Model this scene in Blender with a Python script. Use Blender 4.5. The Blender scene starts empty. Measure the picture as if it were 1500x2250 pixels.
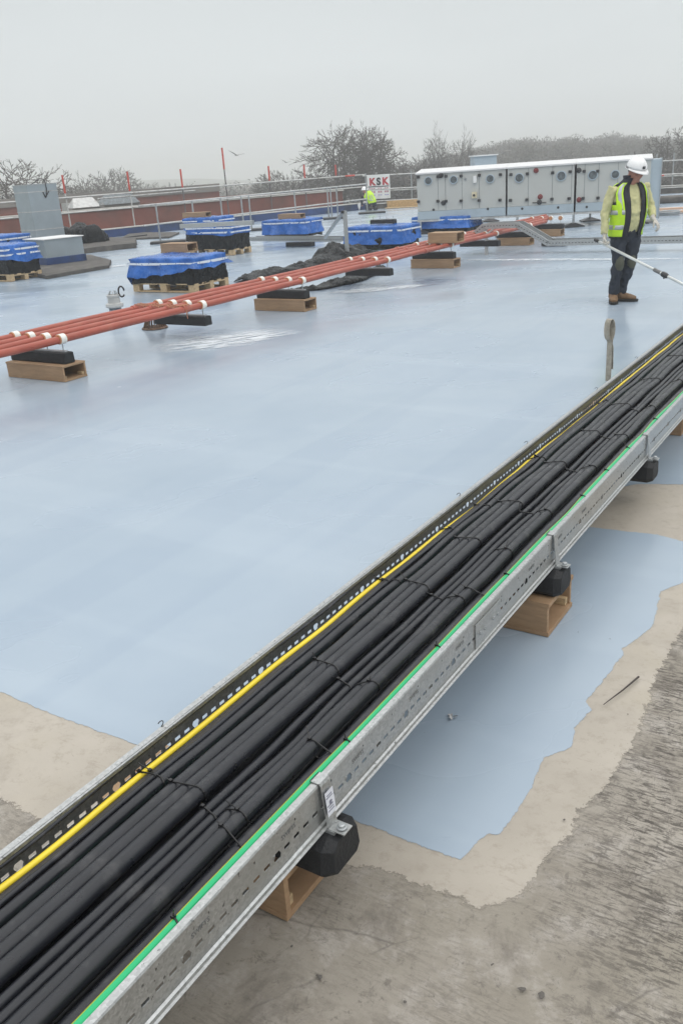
import bpy, bmesh, math, random
from mathutils import Vector, Matrix, noise
from math import radians as R, sin, cos, pi, sqrt, atan, tan
random.seed(7)
S = bpy.context.scene
COL = S.collection
# ------------------------------------------------------------------ camera
FPX, YH, SL, CH = 1900.0, 370.0, -0.070, 1.72
_n = sqrt(1 + SL * SL); PIT = atan(abs((YH - 1125) / _n) / FPX)
EX = (1 / _n, SL / _n); DX = (-SL / _n, 1 / _n)
FW = Vector((0, cos(PIT), -sin(PIT))); RT = Vector((1, 0, 0)); DN = Vector((0, -sin(PIT), -cos(PIT)))
CAM = Vector((0, 0, CH))
xim = EX[0] * RT + DX[0] * DN; yim = EX[1] * RT + DX[1] * DN
cd = bpy.data.cameras.new('camera'); cam = bpy.data.objects.new('camera', cd); COL.objects.link(cam)
cd.sensor_fit = 'VERTICAL'; cd.sensor_height = 36; cd.lens = 36 * FPX / 2250; cd.clip_end = 6000; cd.clip_start = .05
cam.matrix_world = Matrix(((xim.x, -yim.x, -FW.x, 0), (xim.y, -yim.y, -FW.y, 0), (xim.z, -yim.z, -FW.z, CH), (0, 0, 0, 1)))
S.camera = cam
# ------------------------------------------------------------------ world, sun, exposure
W = bpy.data.worlds.new('World'); S.world = W; W.use_nodes = True
nt = W.node_tree; nd = nt.nodes; lk = nt.links
bg = nd['Background']; bg.inputs['Strength'].default_value = .1
sky = nd.new('ShaderNodeTexSky'); sky.sky_type = 'NISHITA'; sky.sun_disc = False
SUN_EL, SUN_ROT = R(50), R(140)
sky.sun_elevation = SUN_EL; sky.sun_rotation = SUN_ROT; sky.dust_density = 3
tc = nd.new('ShaderNodeTexCoord'); sp = nd.new('ShaderNodeSeparateXYZ'); lk.new(tc.outputs['Generated'], sp.inputs[0])
rp = nd.new('ShaderNodeValToRGB'); lk.new(sp.outputs['Z'], rp.inputs[0])
e = rp.color_ramp.elements
e[0].position = 0.0; e[0].color = (.592, .625, .632, 1); e[1].position = 1.0; e[1].color = (1.0, 1.0, 1.0, 1)
k = e.new(.10); k.color = (.592, .625, .632, 1); k = e.new(.28); k.color = (.515, .548, .552, 1); k = e.new(.55); k.color = (.98, 1.0, 1.0, 1)
nz = nd.new('ShaderNodeTexNoise'); nz.inputs['Scale'].default_value = 1.6; nz.inputs['Detail'].default_value = 3
mp = nd.new('ShaderNodeMapping'); mp.inputs['Scale'].default_value = (1, 1, 4); lk.new(tc.outputs['Generated'], mp.inputs[0]); lk.new(mp.outputs[0], nz.inputs[0])
mr = nd.new('ShaderNodeMapRange'); mr.inputs['From Min'].default_value = .3; mr.inputs['From Max'].default_value = .7
mr.inputs['To Min'].default_value = 11.6; mr.inputs['To Max'].default_value = 12.8; lk.new(nz.outputs['Fac'], mr.inputs['Value'])
zb = nd.new('ShaderNodeMapRange'); zb.inputs['From Min'].default_value = .3; zb.inputs['From Max'].default_value = .95; zb.inputs['To Min'].default_value = 1; zb.inputs['To Max'].default_value = 1.45; lk.new(sp.outputs['Z'], zb.inputs['Value'])
vz = nd.new('ShaderNodeVectorMath'); vz.operation = 'SCALE'; lk.new(rp.outputs[0], vz.inputs[0]); lk.new(zb.outputs[0], vz.inputs['Scale'])
vm = nd.new('ShaderNodeVectorMath'); vm.operation = 'SCALE'; lk.new(vz.outputs[0], vm.inputs[0]); lk.new(mr.outputs[0], vm.inputs['Scale'])
mx = nd.new('ShaderNodeMix'); mx.data_type = 'RGBA'; mx.inputs[0].default_value = .96
lk.new(sky.outputs[0], mx.inputs[6]); lk.new(vm.outputs[0], mx.inputs[7]); lk.new(mx.outputs[2], bg.inputs['Color'])
sd = bpy.data.lights.new('sun', 'SUN'); sd.energy = .6; sd.angle = R(30); sd.color = (1, .97, .93)
so = bpy.data.objects.new('sun', sd); COL.objects.link(so)
so.rotation_euler = Vector((sin(SUN_ROT) * cos(SUN_EL), cos(SUN_ROT) * cos(SUN_EL), sin(SUN_EL))).to_track_quat('Z', 'Y').to_euler()
S.view_settings.view_transform = 'Standard'; S.view_settings.look = 'None'
S.view_settings.exposure = 0.0; S.view_settings.gamma = 1.0; S.view_settings.use_curve_mapping = False
S.render.engine = 'CYCLES'; S.cycles.volume_bounces = 3; S.cycles.volume_step_rate = 4; S.cycles.volume_max_steps = 64

# ------------------------------------------------------------------ measuring helpers
def ray(x, y):
    u, v = x - 750, y - 1125
    return (u * EX[0] + v * EX[1]) * RT + (u * DX[0] + v * DX[1]) * DN + FPX * FW
def G(x, y, z=0.0):
    r = ray(x, y); return CAM + r * ((z - CH) / r.z)
def proj(P):
    v = Vector(P) - CAM; d = v.dot(FW); a = FPX * v.dot(RT) / d; b = FPX * v.dot(DN) / d
    return (a * EX[0] + b * DX[0] + 750, a * EX[1] + b * DX[1] + 1125)
def ZAT(P, y):
    lo, hi = -30.0, 60.0
    for _ in range(50):
        m = (lo + hi) / 2
        if proj((P[0], P[1], m))[1] > y: lo = m
        else: hi = m
    return m
def AT(x, y, Y):
    r = ray(x, y); return CAM + r * (Y / r.y)
TH = R(33.66); TT = Vector((sin(TH), cos(TH), 0)); NN = Vector((cos(TH), -sin(TH), 0))
def T(s, n, z=0.0): return TT * s + NN * n + Vector((0, 0, z))
def VP(px, py, P0, d):   # ray meets the upright plane through P0 along d
    r = ray(px, py); nrm = Vector((-d.y, d.x, 0)); k = (Vector((P0[0], P0[1], 0)) - Vector((0, 0, 0))).dot(nrm) / r.dot(nrm)
    return CAM + r * k

# ------------------------------------------------------------------ materials
def newmat(name):
    m = bpy.data.materials.new(name); m.use_nodes = True; t = m.node_tree
    return m, t, t.nodes['Principled BSDF']
def NZ(t, scale, detail=4, vec=None, sc=None, rough=.6, rot=None, dist=0):
    n = t.nodes.new('ShaderNodeTexNoise'); n.inputs['Scale'].default_value = scale; n.inputs['Detail'].default_value = detail
    n.inputs['Roughness'].default_value = rough; n.inputs['Distortion'].default_value = dist
    c = t.nodes.new('ShaderNodeTexCoord'); src = c.outputs[vec or 'Object']
    if rot is not None:
        q = t.nodes.new('ShaderNodeMapping'); q.inputs['Rotation'].default_value = rot; t.links.new(src, q.inputs[0]); src = q.outputs[0]
    if sc is not None:
        q = t.nodes.new('ShaderNodeMapping'); q.inputs['Scale'].default_value = sc; t.links.new(src, q.inputs[0]); src = q.outputs[0]
    t.links.new(src, n.inputs['Vector']); return n.outputs['Fac']
def MR(t, v, a, b, c=0., d=1.):
    n = t.nodes.new('ShaderNodeMapRange'); n.inputs['From Min'].default_value = a; n.inputs['From Max'].default_value = b
    n.inputs['To Min'].default_value = c; n.inputs['To Max'].default_value = d; t.links.new(v, n.inputs['Value']); return n.outputs[0]
def MIX(t, f, a, b, mode='MIX'):
    n = t.nodes.new('ShaderNodeMix'); n.data_type = 'RGBA'; n.blend_type = mode
    for i, v in ((0, f), (6, a), (7, b)):
        if isinstance(v, (int, float)): n.inputs[i].default_value = v
        elif isinstance(v, tuple): n.inputs[i].default_value = (*v[:3], 1)
        else: t.links.new(v, n.inputs[i])
    return n.outputs[2]
def BUMP(t, b, h, st, dist=.01):
    n = t.nodes.new('ShaderNodeBump'); n.inputs['Strength'].default_value = st; n.inputs['Distance'].default_value = dist
    t.links.new(h, n.inputs['Height']); t.links.new(n.outputs[0], b.inputs['Normal'])
def M(name, col, rough=.6, metal=0., var=.15, scale=6., bump=0., bscale=40., sc=None, dirt=None, dscale=3., dth=(.55, .75), vec=None, rvar=.1, bdist=.01):
    m, t, b = newmat(name)
    n = NZ(t, scale, 5, vec, sc)
    c = MIX(t, MR(t, n, .3, .7), tuple(x * (1 - var) for x in col), tuple(min(1, x * (1 + var)) for x in col))
    if dirt: c = MIX(t, MR(t, NZ(t, dscale, 6, vec, sc), dth[0], dth[1]), c, dirt)
    t.links.new(c, b.inputs['Base Color']); b.inputs['Metallic'].default_value = metal
    t.links.new(MR(t, NZ(t, scale * 2.3, 3, vec), .3, .7, max(.03, rough - rvar), min(1, rough + rvar)), b.inputs['Roughness'])
    if bump: BUMP(t, b, NZ(t, bscale, 4, vec, sc), bump, bdist)
    return m

black_rubber = M('rubber', (.008, .009, .011), .7, bump=.4, bscale=120, dirt=(.022, .023, .024), dscale=14, dth=(.6, .9))
cable_black = M('cable_sheath', (.012, .0135, .018), .34, var=.2, scale=12, bump=.05, bscale=160, dirt=(.06, .06, .062), dscale=13, dth=(.56, .78), rvar=.1)
cable_brownish = M('cable_sheath_dusty', (.036, .033, .032), .6, var=.2, scale=10, dirt=(.085, .082, .078), dscale=22, dth=(.62, .8))
tie_black = M('tie_nylon', (.008, .008, .009), .35)
ply = M('plywood', (.33, .215, .125), .75, var=.22, scale=5, bump=.25, bscale=30, sc=(1, 1, 6), dirt=(.20, .12, .065), dscale=2.6, dth=(.5, .8))
ply_end = M('plywood_edge', (.26, .165, .09), .8, var=.3, scale=20, sc=(1, 1, 12))
timber = M('pallet_timber', (.46, .34, .20), .8, var=.25, scale=9, bump=.3, bscale=50, sc=(1, 6, 6), dirt=(.2, .15, .1))
pipe_red = M('pipe_red', (.335, .072, .044), .42, var=.14, scale=3, dirt=(.36, .13, .09), dscale=5, dth=(.5, .9))
clamp_white = M('clamp_band', (.75, .74, .70), .5, var=.12, scale=30)
clamp_liner = M('clamp_liner', (.45, .2, .09), .6, var=.3, scale=30)
blue_tarp = M('blue_tarp', (.008, .105, .40), .27, var=.25, scale=3, bump=.6, bscale=7, bdist=.04)
black_wrap = M('black_wrap', (.006, .007, .0075), .25, var=.3, scale=4, bump=.7, bscale=9, bdist=.05)
white_paint = M('white_paint', (.74, .745, .74), .4, var=.04, scale=2, dirt=(.6, .6, .58))
ahu_grey = M('ahu_panel', (.45, .46, .44), .45, var=.03, scale=1.5, dirt=(.45, .46, .45), dscale=1.2)
ahu_top = M('ahu_roof', (.66, .66, .66), .4, var=.03)
ahu_base = M('ahu_base', (.36, .43, .48), .45, var=.05)
dark_plastic = M('dark_plastic', (.02, .02, .022), .4)
black_wrap.node_tree.nodes['Principled BSDF'].inputs['Specular IOR Level'].default_value = .12
red_plastic = M('red_plastic', (.16, .02, .02), .4)
glass_dark = M('porthole_glass', (.10, .12, .13), .12, var=.6, scale=14)
grey_metal = M('grey_duct_metal', (.33, .38, .41), .38, .55, var=.1, scale=1.6, dirt=(.25, .29, .31), dscale=1.3)
red_sleeve = M('red_sleeve', (.50, .06, .04), .5, var=.2)
tube_grey = M('galv_tube', (.38, .40, .41), .4, .6, var=.15, scale=8)
tube_light = M('scaffold_tube', (.50, .50, .49), .45, .35, var=.2, scale=5, dirt=(.25, .22, .2), dscale=4)
felt = M('roof_felt', (.085, .078, .07), .9, var=.3, scale=5, bump=.6, bscale=30, dirt=(.16, .145, .125), dscale=2)
blue_felt = M('blue_upstand', (.012, .045, .16), .4, var=.4, scale=1.5, dirt=(.012, .025, .06), dscale=1.2, dth=(.45, .6))
coping = M('coping', (.50, .49, .46), .7, var=.15, scale=2, dirt=(.3, .29, .27), dscale=3)
brickwall = M('red_brick', (.20, .062, .042), .9, var=.2, scale=1.2, dirt=(.10, .055, .042), dscale=.5, dth=(.45, .75))
concrete_far = M('far_concrete', (.20, .19, .175), .9, var=.25, scale=.8, dirt=(.09, .085, .08), dscale=.6)
bark = M('bark', (.075, .066, .055), .9, var=.3, scale=1.5)
twigm = M('twigs', (.085, .075, .064), .95, var=.35, scale=.4)
evergreen = M('evergreen', (.02, .04, .022), .9, var=.4, scale=.6)
osb = M('osb_board', (.45, .30, .14), .8, var=.3, scale=10, sc=(1, 1, 3))
bright_ply = M('bright_timber', (.55, .40, .22), .8, var=.1)

def galv():
    m, t, b = newmat('galvanised_steel')
    v = t.nodes.new('ShaderNodeTexVoronoi'); v.inputs['Scale'].default_value = 170
    c = t.nodes.new('ShaderNodeTexCoord'); t.links.new(c.outputs['Object'], v.inputs['Vector'])
    f = MR(t, v.outputs['Color'], 0, 1)
    base = MIX(t, f, (.34, .35, .35), (.56, .57, .57))
    base = MIX(t, MR(t, NZ(t, 5, 6), .5, .8), base, (.42, .43, .42))
    base = MIX(t, MR(t, NZ(t, 60, 3, sc=(1, 1, 1)), .66, .74), base, (.14, .14, .14))
    t.links.new(base, b.inputs['Base Color']); b.inputs['Metallic'].default_value = .85
    t.links.new(MR(t, f, 0, 1, .30, .48), b.inputs['Roughness'])
    BUMP(t, b, NZ(t, 25, 3), .08)
    return m
galv_m = galv()

def coating_mat():
    m, t, b = newmat('blue_grey_coating')
    big = NZ(t, .45, 4, 'Object', rough=.6); mid = NZ(t, 1.3, 5, 'Object', rough=.55)
    c = MIX(t, MR(t, big, .3, .7), (.285, .355, .432), (.345, .412, .482))
    c = MIX(t, MR(t, mid, .45, .75, 0, .35), c, (.385, .45, .505))
    lap = NZ(t, 1.0, 3, 'Object', sc=(.12, 2.6, 1), rot=(0, 0, R(-56.34)), rough=.4); c = MIX(t, MR(t, lap, .54, .60, 0, .22), c, (.24, .31, .40))
    lap2 = NZ(t, 1.0, 3, 'Object', sc=(.12, 2.2, 1), rot=(0, 0, R(33.66)), rough=.4); c = MIX(t, MR(t, lap2, .56, .62, 0, .16), c, (.40, .47, .54))
    st = NZ(t, .9, 5, 'Object', sc=(1.0, 4.5, 1), rot=(0, 0, R(30))); c = MIX(t, MR(t, st, .52, .78, 0, .35), c, (.29, .36, .44))
    scuff = NZ(t, 6, 8, 'Object', sc=(1, 2.5, 1), rough=.8, dist=.8); msk = NZ(t, .8, 2, 'Object')
    f = t.nodes.new('ShaderNodeMath'); f.operation = 'MULTIPLY'; t.links.new(MR(t, scuff, .64, .70, 0, .45), f.inputs[0]); t.links.new(MR(t, msk, .42, .56), f.inputs[1])
    c = MIX(t, f.outputs[0], c, (.25, .30, .38))
    sp_ = NZ(t, 45, 3, 'Object'); c = MIX(t, MR(t, sp_, .77, .79, 0, .6), c, (.17, .19, .22))
    t.links.new(c, b.inputs['Base Color'])
    wet = NZ(t, .5, 4, 'Object', sc=(1, 1.8, 1), rough=.5, rot=(0, 0, R(-15)))
    t.links.new(MR(t, wet, .38, .62, .30, .17), b.inputs['Roughness']); b.inputs['IOR'].default_value = 1.45
    BUMP(t, b, NZ(t, 1.6, 3, 'Object', rough=.45), .035, .03)
    return m
def primer_mat():
    m, t, b = newmat('beige_primer')
    c = MIX(t, MR(t, NZ(t, 2.5, 5), .3, .7), (.35, .315, .265), (.43, .39, .335))
    n = NZ(t, 9, 9, rough=.75, sc=(1, 3.2, 1), rot=(0, 0, R(33)), dist=.5)
    c = MIX(t, MR(t, n, .58, .66, 0, .55), c, (.30, .26, .215))
    c = MIX(t, MR(t, NZ(t, 50, 4, rough=.7), .68, .74, 0, .8), c, (.13, .115, .10))
    c = MIX(t, MR(t, NZ(t, 18, 8, rough=.8), .52, .64, 0, .6), c, (.30, .265, .215))
    c = MIX(t, MR(t, NZ(t, 4.5, 7, rough=.7), .50, .64, 0, .45), c, (.32, .285, .24))
    c = MIX(t, MR(t, NZ(t, 1.3, 4), .55, .72, 0, .45), c, (.40, .355, .27))
    t.links.new(c, b.inputs['Base Color']); b.inputs['Roughness'].default_value = .6
    BUMP(t, b, n, .35, .006); return m
def concrete_mat():
    m, t, b = newmat('tamped_concrete')
    rot = (0, 0, R(33.66)); ml = lambda p, q: (lambda n: (n.__setattr__('operation', 'MULTIPLY'), t.links.new(p, n.inputs[0]), t.links.new(q, n.inputs[1]), n.outputs[0])[3])(t.nodes.new('ShaderNodeMath'))
    c = MIX(t, MR(t, NZ(t, 1.7, 5), .3, .7), (.24, .215, .178), (.36, .33, .285))
    c = MIX(t, MR(t, NZ(t, .8, 3), .50, .66, 0, .7), c, (.20, .178, .13))
    c = MIX(t, MR(t, NZ(t, 6, 9, rough=.75), .50, .62, 0, .6), c, (.42, .39, .355))
    c = MIX(t, MR(t, NZ(t, 2.9, 8, rough=.72, dist=.5), .52, .62, 0, .7), c, (.15, .132, .11))
    c = MIX(t, MR(t, NZ(t, 11, 9, rough=.8, dist=.8), .56, .63, 0, .6), c, (.13, .115, .098))
    sxx = t.nodes.new('ShaderNodeSeparateXYZ'); tcc = t.nodes.new('ShaderNodeTexCoord'); t.links.new(tcc.outputs['Object'], sxx.inputs[0])
    region = MR(t, sxx.outputs['X'], .30, .75, .30, 1)
    wm = ml(MR(t, NZ(t, 2.1, 7, rough=.7), .42, .56), region)
    brush = NZ(t, 15, 9, rough=.8, sc=(1.2, 5.8, 1), rot=rot, dist=.35)
    brush2 = NZ(t, 22, 8, rough=.8, sc=(4.5, 1.0, 1), rot=rot)
    c = MIX(t, ml(MR(t, brush, .485, .55, 0, .95), wm), c, (.072, .063, .054))
    c = MIX(t, ml(MR(t, brush2, .53, .60, 0, .7), wm), c, (.12, .105, .09))
    c = MIX(t, MR(t, NZ(t, 38, 9, rough=.85), .56, .63, 0, .75), c, (.12, .105, .09))
    c = MIX(t, ml(MR(t, NZ(t, 7, 8, rough=.8, dist=1.0), .60, .66, 0, .9), region), c, (.07, .062, .055))
    # straight scratches and one long crack
    for (ox, oy, sc_, rt_, th_) in ((.3, .1, 1.1, 0.9, .010), (2.2, 4.0, .8, -.35, .008)):
        v = t.nodes.new('ShaderNodeTexVoronoi'); v.feature = 'DISTANCE_TO_EDGE'; v.inputs['Scale'].default_value = sc_
        mp2 = t.nodes.new('ShaderNodeMapping'); mp2.inputs['Location'].default_value = (ox, oy, 0); mp2.inputs['Rotation'].default_value = (0, 0, rt_); mp2.inputs['Scale'].default_value = (1, 1.9, 1)
        t.links.new(tcc.outputs['Object'], mp2.inputs[0]); ad_ = t.nodes.new('ShaderNodeVectorMath'); ad_.operation = 'MULTIPLY_ADD'; n3_ = t.nodes.new('ShaderNodeTexNoise'); n3_.inputs['Scale'].default_value = 9; n3_.inputs['Detail'].default_value = 5
        t.links.new(tcc.outputs['Object'], n3_.inputs['Vector']); t.links.new(n3_.outputs['Color'], ad_.inputs[0]); ad_.inputs[1].default_value = (.06, .06, 0); t.links.new(mp2.outputs[0], ad_.inputs[2]); t.links.new(ad_.outputs[0], v.inputs['Vector'])
        c = MIX(t, ml(MR(t, v.outputs['Distance'], 0, th_ * .6, .5, 0), MR(t, NZ(t, 3, 6), .46, .56)), c, (.075, .065, .058))
    t.links.new(c, b.inputs['Base Color']); b.inputs['Roughness'].default_value = .85
    BUMP(t, b, brush, .7, .006); return m
coat_m, primer_m, concrete_m = coating_mat(), primer_mat(), concrete_mat()
def feather(m, scale, lo, hi):
    t = m.node_tree; b = t.nodes['Principled BSDF']; uv = t.nodes.new('ShaderNodeUVMap'); sx = t.nodes.new('ShaderNodeSeparateXYZ'); t.links.new(uv.outputs[0], sx.inputs[0])
    a = t.nodes.new('ShaderNodeMath'); a.operation = 'ADD'; t.links.new(sx.outputs['X'], a.inputs[0]); t.links.new(MR(t, NZ(t, scale, 8, rough=.75), .3, .7, -.5, .5), a.inputs[1])
    t.links.new(MR(t, a.outputs[0], lo, hi), b.inputs['Alpha'])
feather(coat_m, 30, .42, .50); feather(primer_m, 34, .36, .58)

# ------------------------------------------------------------------ mesh helpers
class MB:
    def __init__(s): s.v = []; s.f = []
    def add(s, vs, fs):
        o = len(s.v); s.v += [tuple(v) for v in vs]; s.f += [tuple(i + o for i in f) for f in fs]; return s
    def hexa(s, p):   # 8 points, bottom ring then top ring
        return s.add(p, [(3, 2, 1, 0), (4, 5, 6, 7), (0, 1, 5, 4), (1, 2, 6, 5), (2, 3, 7, 6), (3, 0, 4, 7)])
    def box(s, c, sz, ax=None):
        c = Vector(c); X, Y, Z = ax or (Vector((1, 0, 0)), Vector((0, 1, 0)), Vector((0, 0, 1)))
        x, y, z = sz[0] / 2, sz[1] / 2, sz[2] / 2
        return s.hexa([c + X * a * x + Y * b * y + Z * d * z for d in (-1, 1) for a, b in ((-1, -1), (1, -1), (1, 1), (-1, 1))])
    def bar(s, a, b, w, h, up=Vector((0, 0, 1))):
        a = Vector(a); b = Vector(b); d = b - a; L = d.length; d.normalize(); x = d.cross(up)
        if x.length < 1e-4: x = d.cross(Vector((1, 0, 0)))
        x.normalize(); z = x.cross(d)
        return s.box((a + b) / 2, (w, L, h), (x, d, z))
    def tube(s, pts, r, n=8, cap=True, flat=1.0):
        pts = [Vector(p) for p in pts]; rs = r if isinstance(r, (list, tuple)) else [r] * len(pts)
        o = len(s.v); N = len(pts); up = None
        for i, p in enumerate(pts):
            d = (pts[min(i + 1, N - 1)] - pts[max(i - 1, 0)]).normalized()
            if up is None: up = Vector((0, 0, 1)) if abs(d.z) < .9 else Vector((1, 0, 0))
            x = d.cross(up); x = x.normalized() if x.length > 1e-6 else Vector((1, 0, 0)); z = x.cross(d).normalized(); up = z
            for k in range(n):
                a = 2 * pi * k / n; s.v.append(tuple(p + x * cos(a) * rs[i] + z * sin(a) * rs[i] * flat))
        for i in range(N - 1):
            for k in range(n):
                a = o + i * n + k; b = o + i * n + (k + 1) % n; s.f.append((a, b, b + n, a + n))
        if cap: s.f.append(tuple(o + k for k in range(n))[::-1]); s.f.append(tuple(o + (N - 1) * n + k for k in range(n)))
        return s
    def lathe(s, c, prof, n=24, ax=None):
        c = Vector(c); X, Y, Z = ax or (Vector((1, 0, 0)), Vector((0, 1, 0)), Vector((0, 0, 1))); o = len(s.v)
        for r_, z_ in prof:
            for k in range(n):
                a = 2 * pi * k / n; s.v.append(tuple(c + X * r_ * cos(a) + Y * r_ * sin(a) + Z * z_))
        for i in range(len(prof) - 1):
            for k in range(n):
                a = o + i * n + k; b = o + i * n + (k + 1) % n; s.f.append((a, b, b + n, a + n))
        s.f.append(tuple(o + k for k in range(n))[::-1]); s.f.append(tuple(o + (len(prof) - 1) * n + k for k in range(n)))
        return s
    def build(s, name, mat, parent=None, smooth=False, bevel=0, loc=None, fix=True):
        me = bpy.data.meshes.new(name)
        off = Vector(loc) if loc is not None else None
        if parent is not None and off is None:
            off = Vector(parent.location)
            if parent.parent: off = off + Vector(parent.parent.location)
        vs = s.v
        if off is not None:
            q = parent.rotation_euler.z if (parent is not None) else 0
            vs = [tuple(Vector(v) - off) for v in s.v]
        me.from_pydata(vs, [], s.f); me.update()
        if fix:
            bm = bmesh.new(); bm.from_mesh(me); bmesh.ops.recalc_face_normals(bm, faces=bm.faces); bm.to_mesh(me); bm.free()
        ob = bpy.data.objects.new(name, me); COL.objects.link(ob)
        if mat: me.materials.append(mat)
        if smooth: me.polygons.foreach_set('use_smooth', [True] * len(me.polygons))
        if bevel:
            b = ob.modifiers.new('bevel', 'BEVEL'); b.width = bevel; b.segments = 2; b.limit_method = 'ANGLE'; b.angle_limit = R(40)
        if parent is not None: ob.parent = parent
        elif loc is not None: ob.location = loc
        return ob
def tag(o, label=None, cat=None, group=None, kind=None):
    if label: o['label'] = label
    if cat: o['category'] = cat
    if group: o['group'] = group
    if kind: o['kind'] = kind
    return o
def thing(name, loc, label, cat, group=None):
    o = bpy.data.objects.new(name, None); COL.objects.link(o); o.location = loc; o.empty_display_size = .1
    return tag(o, label, cat, group)
ORD = ['first', 'second', 'third', 'fourth', 'fifth', 'sixth', 'seventh', 'eighth', 'ninth', 'tenth', 'eleventh', 'twelfth', 'thirteenth', 'fourteenth', 'fifteenth', 'sixteenth']
def n3(p, s=1.0, o=0.0): return noise.noise(Vector((p[0] * s + o, p[1] * s - o, p[2] * s + 3.1 * o)))

# ================================================================== SETTING
def sheet(name, pts, z, mat, jit=0, step=.03, kind='structure', w=.03):
    P = [Vector((p[0], p[1], 0)) for p in pts]; out = []
    for i, a in enumerate(P):
        b = P[(i + 1) % len(P)]; L = (b - a).length; near = min(a.length, b.length) < 9
        n = max(1, int(L / step)) if (jit and near) else 1
        n = min(n, 400)
        for k in range(n):
            q = a.lerp(b, k / n)
            if n > 1 and jit:
                nr = Vector((-(b - a).y, (b - a).x, 0)).normalized()
                q += nr * jit * (noise.noise(q * 4) * 1.4 + noise.noise(q * 17 + Vector((5, 5, 0))) * .7 + noise.noise(q * 60) * .25)
            out.append((q.x, q.y, z))
    # a rim of width w carries the brushed-out edge (UV x runs 1 -> 0 across it)
    n = len(out); area = sum(out[i][0] * out[(i + 1) % n][1] - out[(i + 1) % n][0] * out[i][1] for i in range(n)); sg = 1 if area > 0 else -1
    inn, rim = [], []
    for i in range(n):
        a, q, b = Vector(out[i - 1]), Vector(out[i]), Vector(out[(i + 1) % n]); d = (b - a); d.z = 0
        nr = Vector((-d.y, d.x, 0)).normalized() * sg; ww = w if q.length < 9 else .002
        inn.append(tuple(q + nr * ww * .5)); rim.append(tuple(q - nr * ww * .5))
    me = bpy.data.meshes.new(name); me.from_pydata(inn + rim, [], [tuple(range(n))] + [(i, n + i, n + (i + 1) % n, (i + 1) % n) for i in range(n)]); me.update()
    if me.polygons[0].normal.z < 0: me.flip_normals()
    u = me.uv_layers.new(name='UVMap')
    for l in me.loops: u.data[l.index].uv = (1.0 if l.vertex_index < n else 0.0, 0)
    o = bpy.data.objects.new(name, me); COL.objects.link(o); me.materials.append(mat); return tag(o, kind=kind)
EDGE_A = G(26, 524, .3); EDGE_B = G(745, 450, .3)
ed = (EDGE_B - EDGE_A); ed.z = 0; ed.normalize(); eo = Vector((-ed.y, ed.x, 0))       # along the parapet / outwards
if eo.y < 0: eo = -eo
EL = EDGE_A - ed * 16; ER = G(840, 457, 0); ER.z = 0; ER2 = G(1500, 447, 0)
cr_ = Vector((ER.x, ER.y, 0)); rd = Vector((.93, -.36, 0)).normalized()
CORN = EDGE_B + ed * 1.5
roof = [(-30, -6), (30, -6), (30, 26), (CORN + rd * 24)[:2], CORN[:2], EL[:2], (-30, 8)]
roof = [tuple(p[:2]) for p in roof]
# building body under the deck
bb = MB(); o0 = len(roof)
bb.v += [(x, y, 0) for x, y in roof] + [(x, y, -9.5) for x, y in roof]
bb.f += [tuple(range(o0))] + [(i, (i + 1) % o0, o0 + (i + 1) % o0, o0 + i) for i in range(o0)]
tag(bb.build('roof_deck', concrete_m), kind='structure')
beige = [(-15, 10.4), (-3, 3.45), (-1.1, 2.16), (-.95, 2.06), (-.5, 1.86), (.02, 1.78), (.11, 1.72), (.22, 1.67), (.26, 1.63), (.34, 1.64), (.41, 1.68), (.48, 1.79), (.56, 1.85), (.61, 1.94), (.7, 2.01), (.84, 2.2), (.97, 2.43), (1.18, 2.76), (1.3, 2.9), (1.75, 3.4), (2.3, 4.0), (9, 7), (9, 20), (-15, 20)]
tag(sheet('primer_coat', beige, .0012, primer_m, .010, w=.038), kind='structure')
blue = [(-29.5, 20.5), (-6, 5.7), (-1.31, 2.77), (-1.04, 2.58), (-.73, 2.39), (-.3, 2.12), (0., 1.94), (.16, 1.83), (.25, 1.78), (.34, 1.87), (.37, 1.86), (.49, 2.03), (.57, 2.17), (.63, 2.2), (.67, 2.22), (.7, 2.31), (.78, 2.4), (.775, 2.45), (.88, 2.58), (.99, 2.72), (1.0, 2.77), (1.16, 2.9), (1.3, 3.19), (1.42, 3.26), (1.62, 3.6), (1.49, 3.76), (1.22, 3.89), (1.13, 3.97), (.9, 4.2), (.85, 4.45), (.98, 4.54), (1.36, 4.37), (1.63, 4.44), (1.87, 4.39), (3.2, 4.3), (29.5, 4), (29.5, 26)]
blue += [tuple((CORN + rd * 23.9 - Vector((0, .15, 0)))[:2]), tuple((CORN - Vector((0, .2, 0)))[:2]), tuple((EL - eo * .1)[:2]), (-29.5, 21)]
tag(sheet('blue_coating', blue, .0024, coat_m, .007, w=.012), kind='structure')
# the wet, streaky marks on the coating
def streak_mat(name, col, thr, rough, sc=(1, 6, 1), rot=0):
    m, t, b = newmat(name); t.links.new(MIX(t, .5, col, col), b.inputs['Base Color']); b.inputs['Roughness'].default_value = rough
    uv = t.nodes.new('ShaderNodeUVMap'); sx = t.nodes.new('ShaderNodeSeparateXYZ'); t.links.new(uv.outputs[0], sx.inputs[0])
    f = t.nodes.new('ShaderNodeMath'); f.operation = 'MULTIPLY'
    t.links.new(MR(t, NZ(t, 3.2, 6, sc=sc, rot=(0, 0, rot), rough=.7), thr[0], thr[1]), f.inputs[0]); t.links.new(sx.outputs['X'], f.inputs[1])
    t.links.new(f.outputs[0], b.inputs['Alpha']); return m
m_white_s = streak_mat('dried_spill', (.72, .77, .81), (.40, .56), .35, (1, 5, 1), R(-20))
m_dark_s = streak_mat('wet_film', (.24, .30, .41), (.38, .68), .10, (1, 2, 1))
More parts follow.
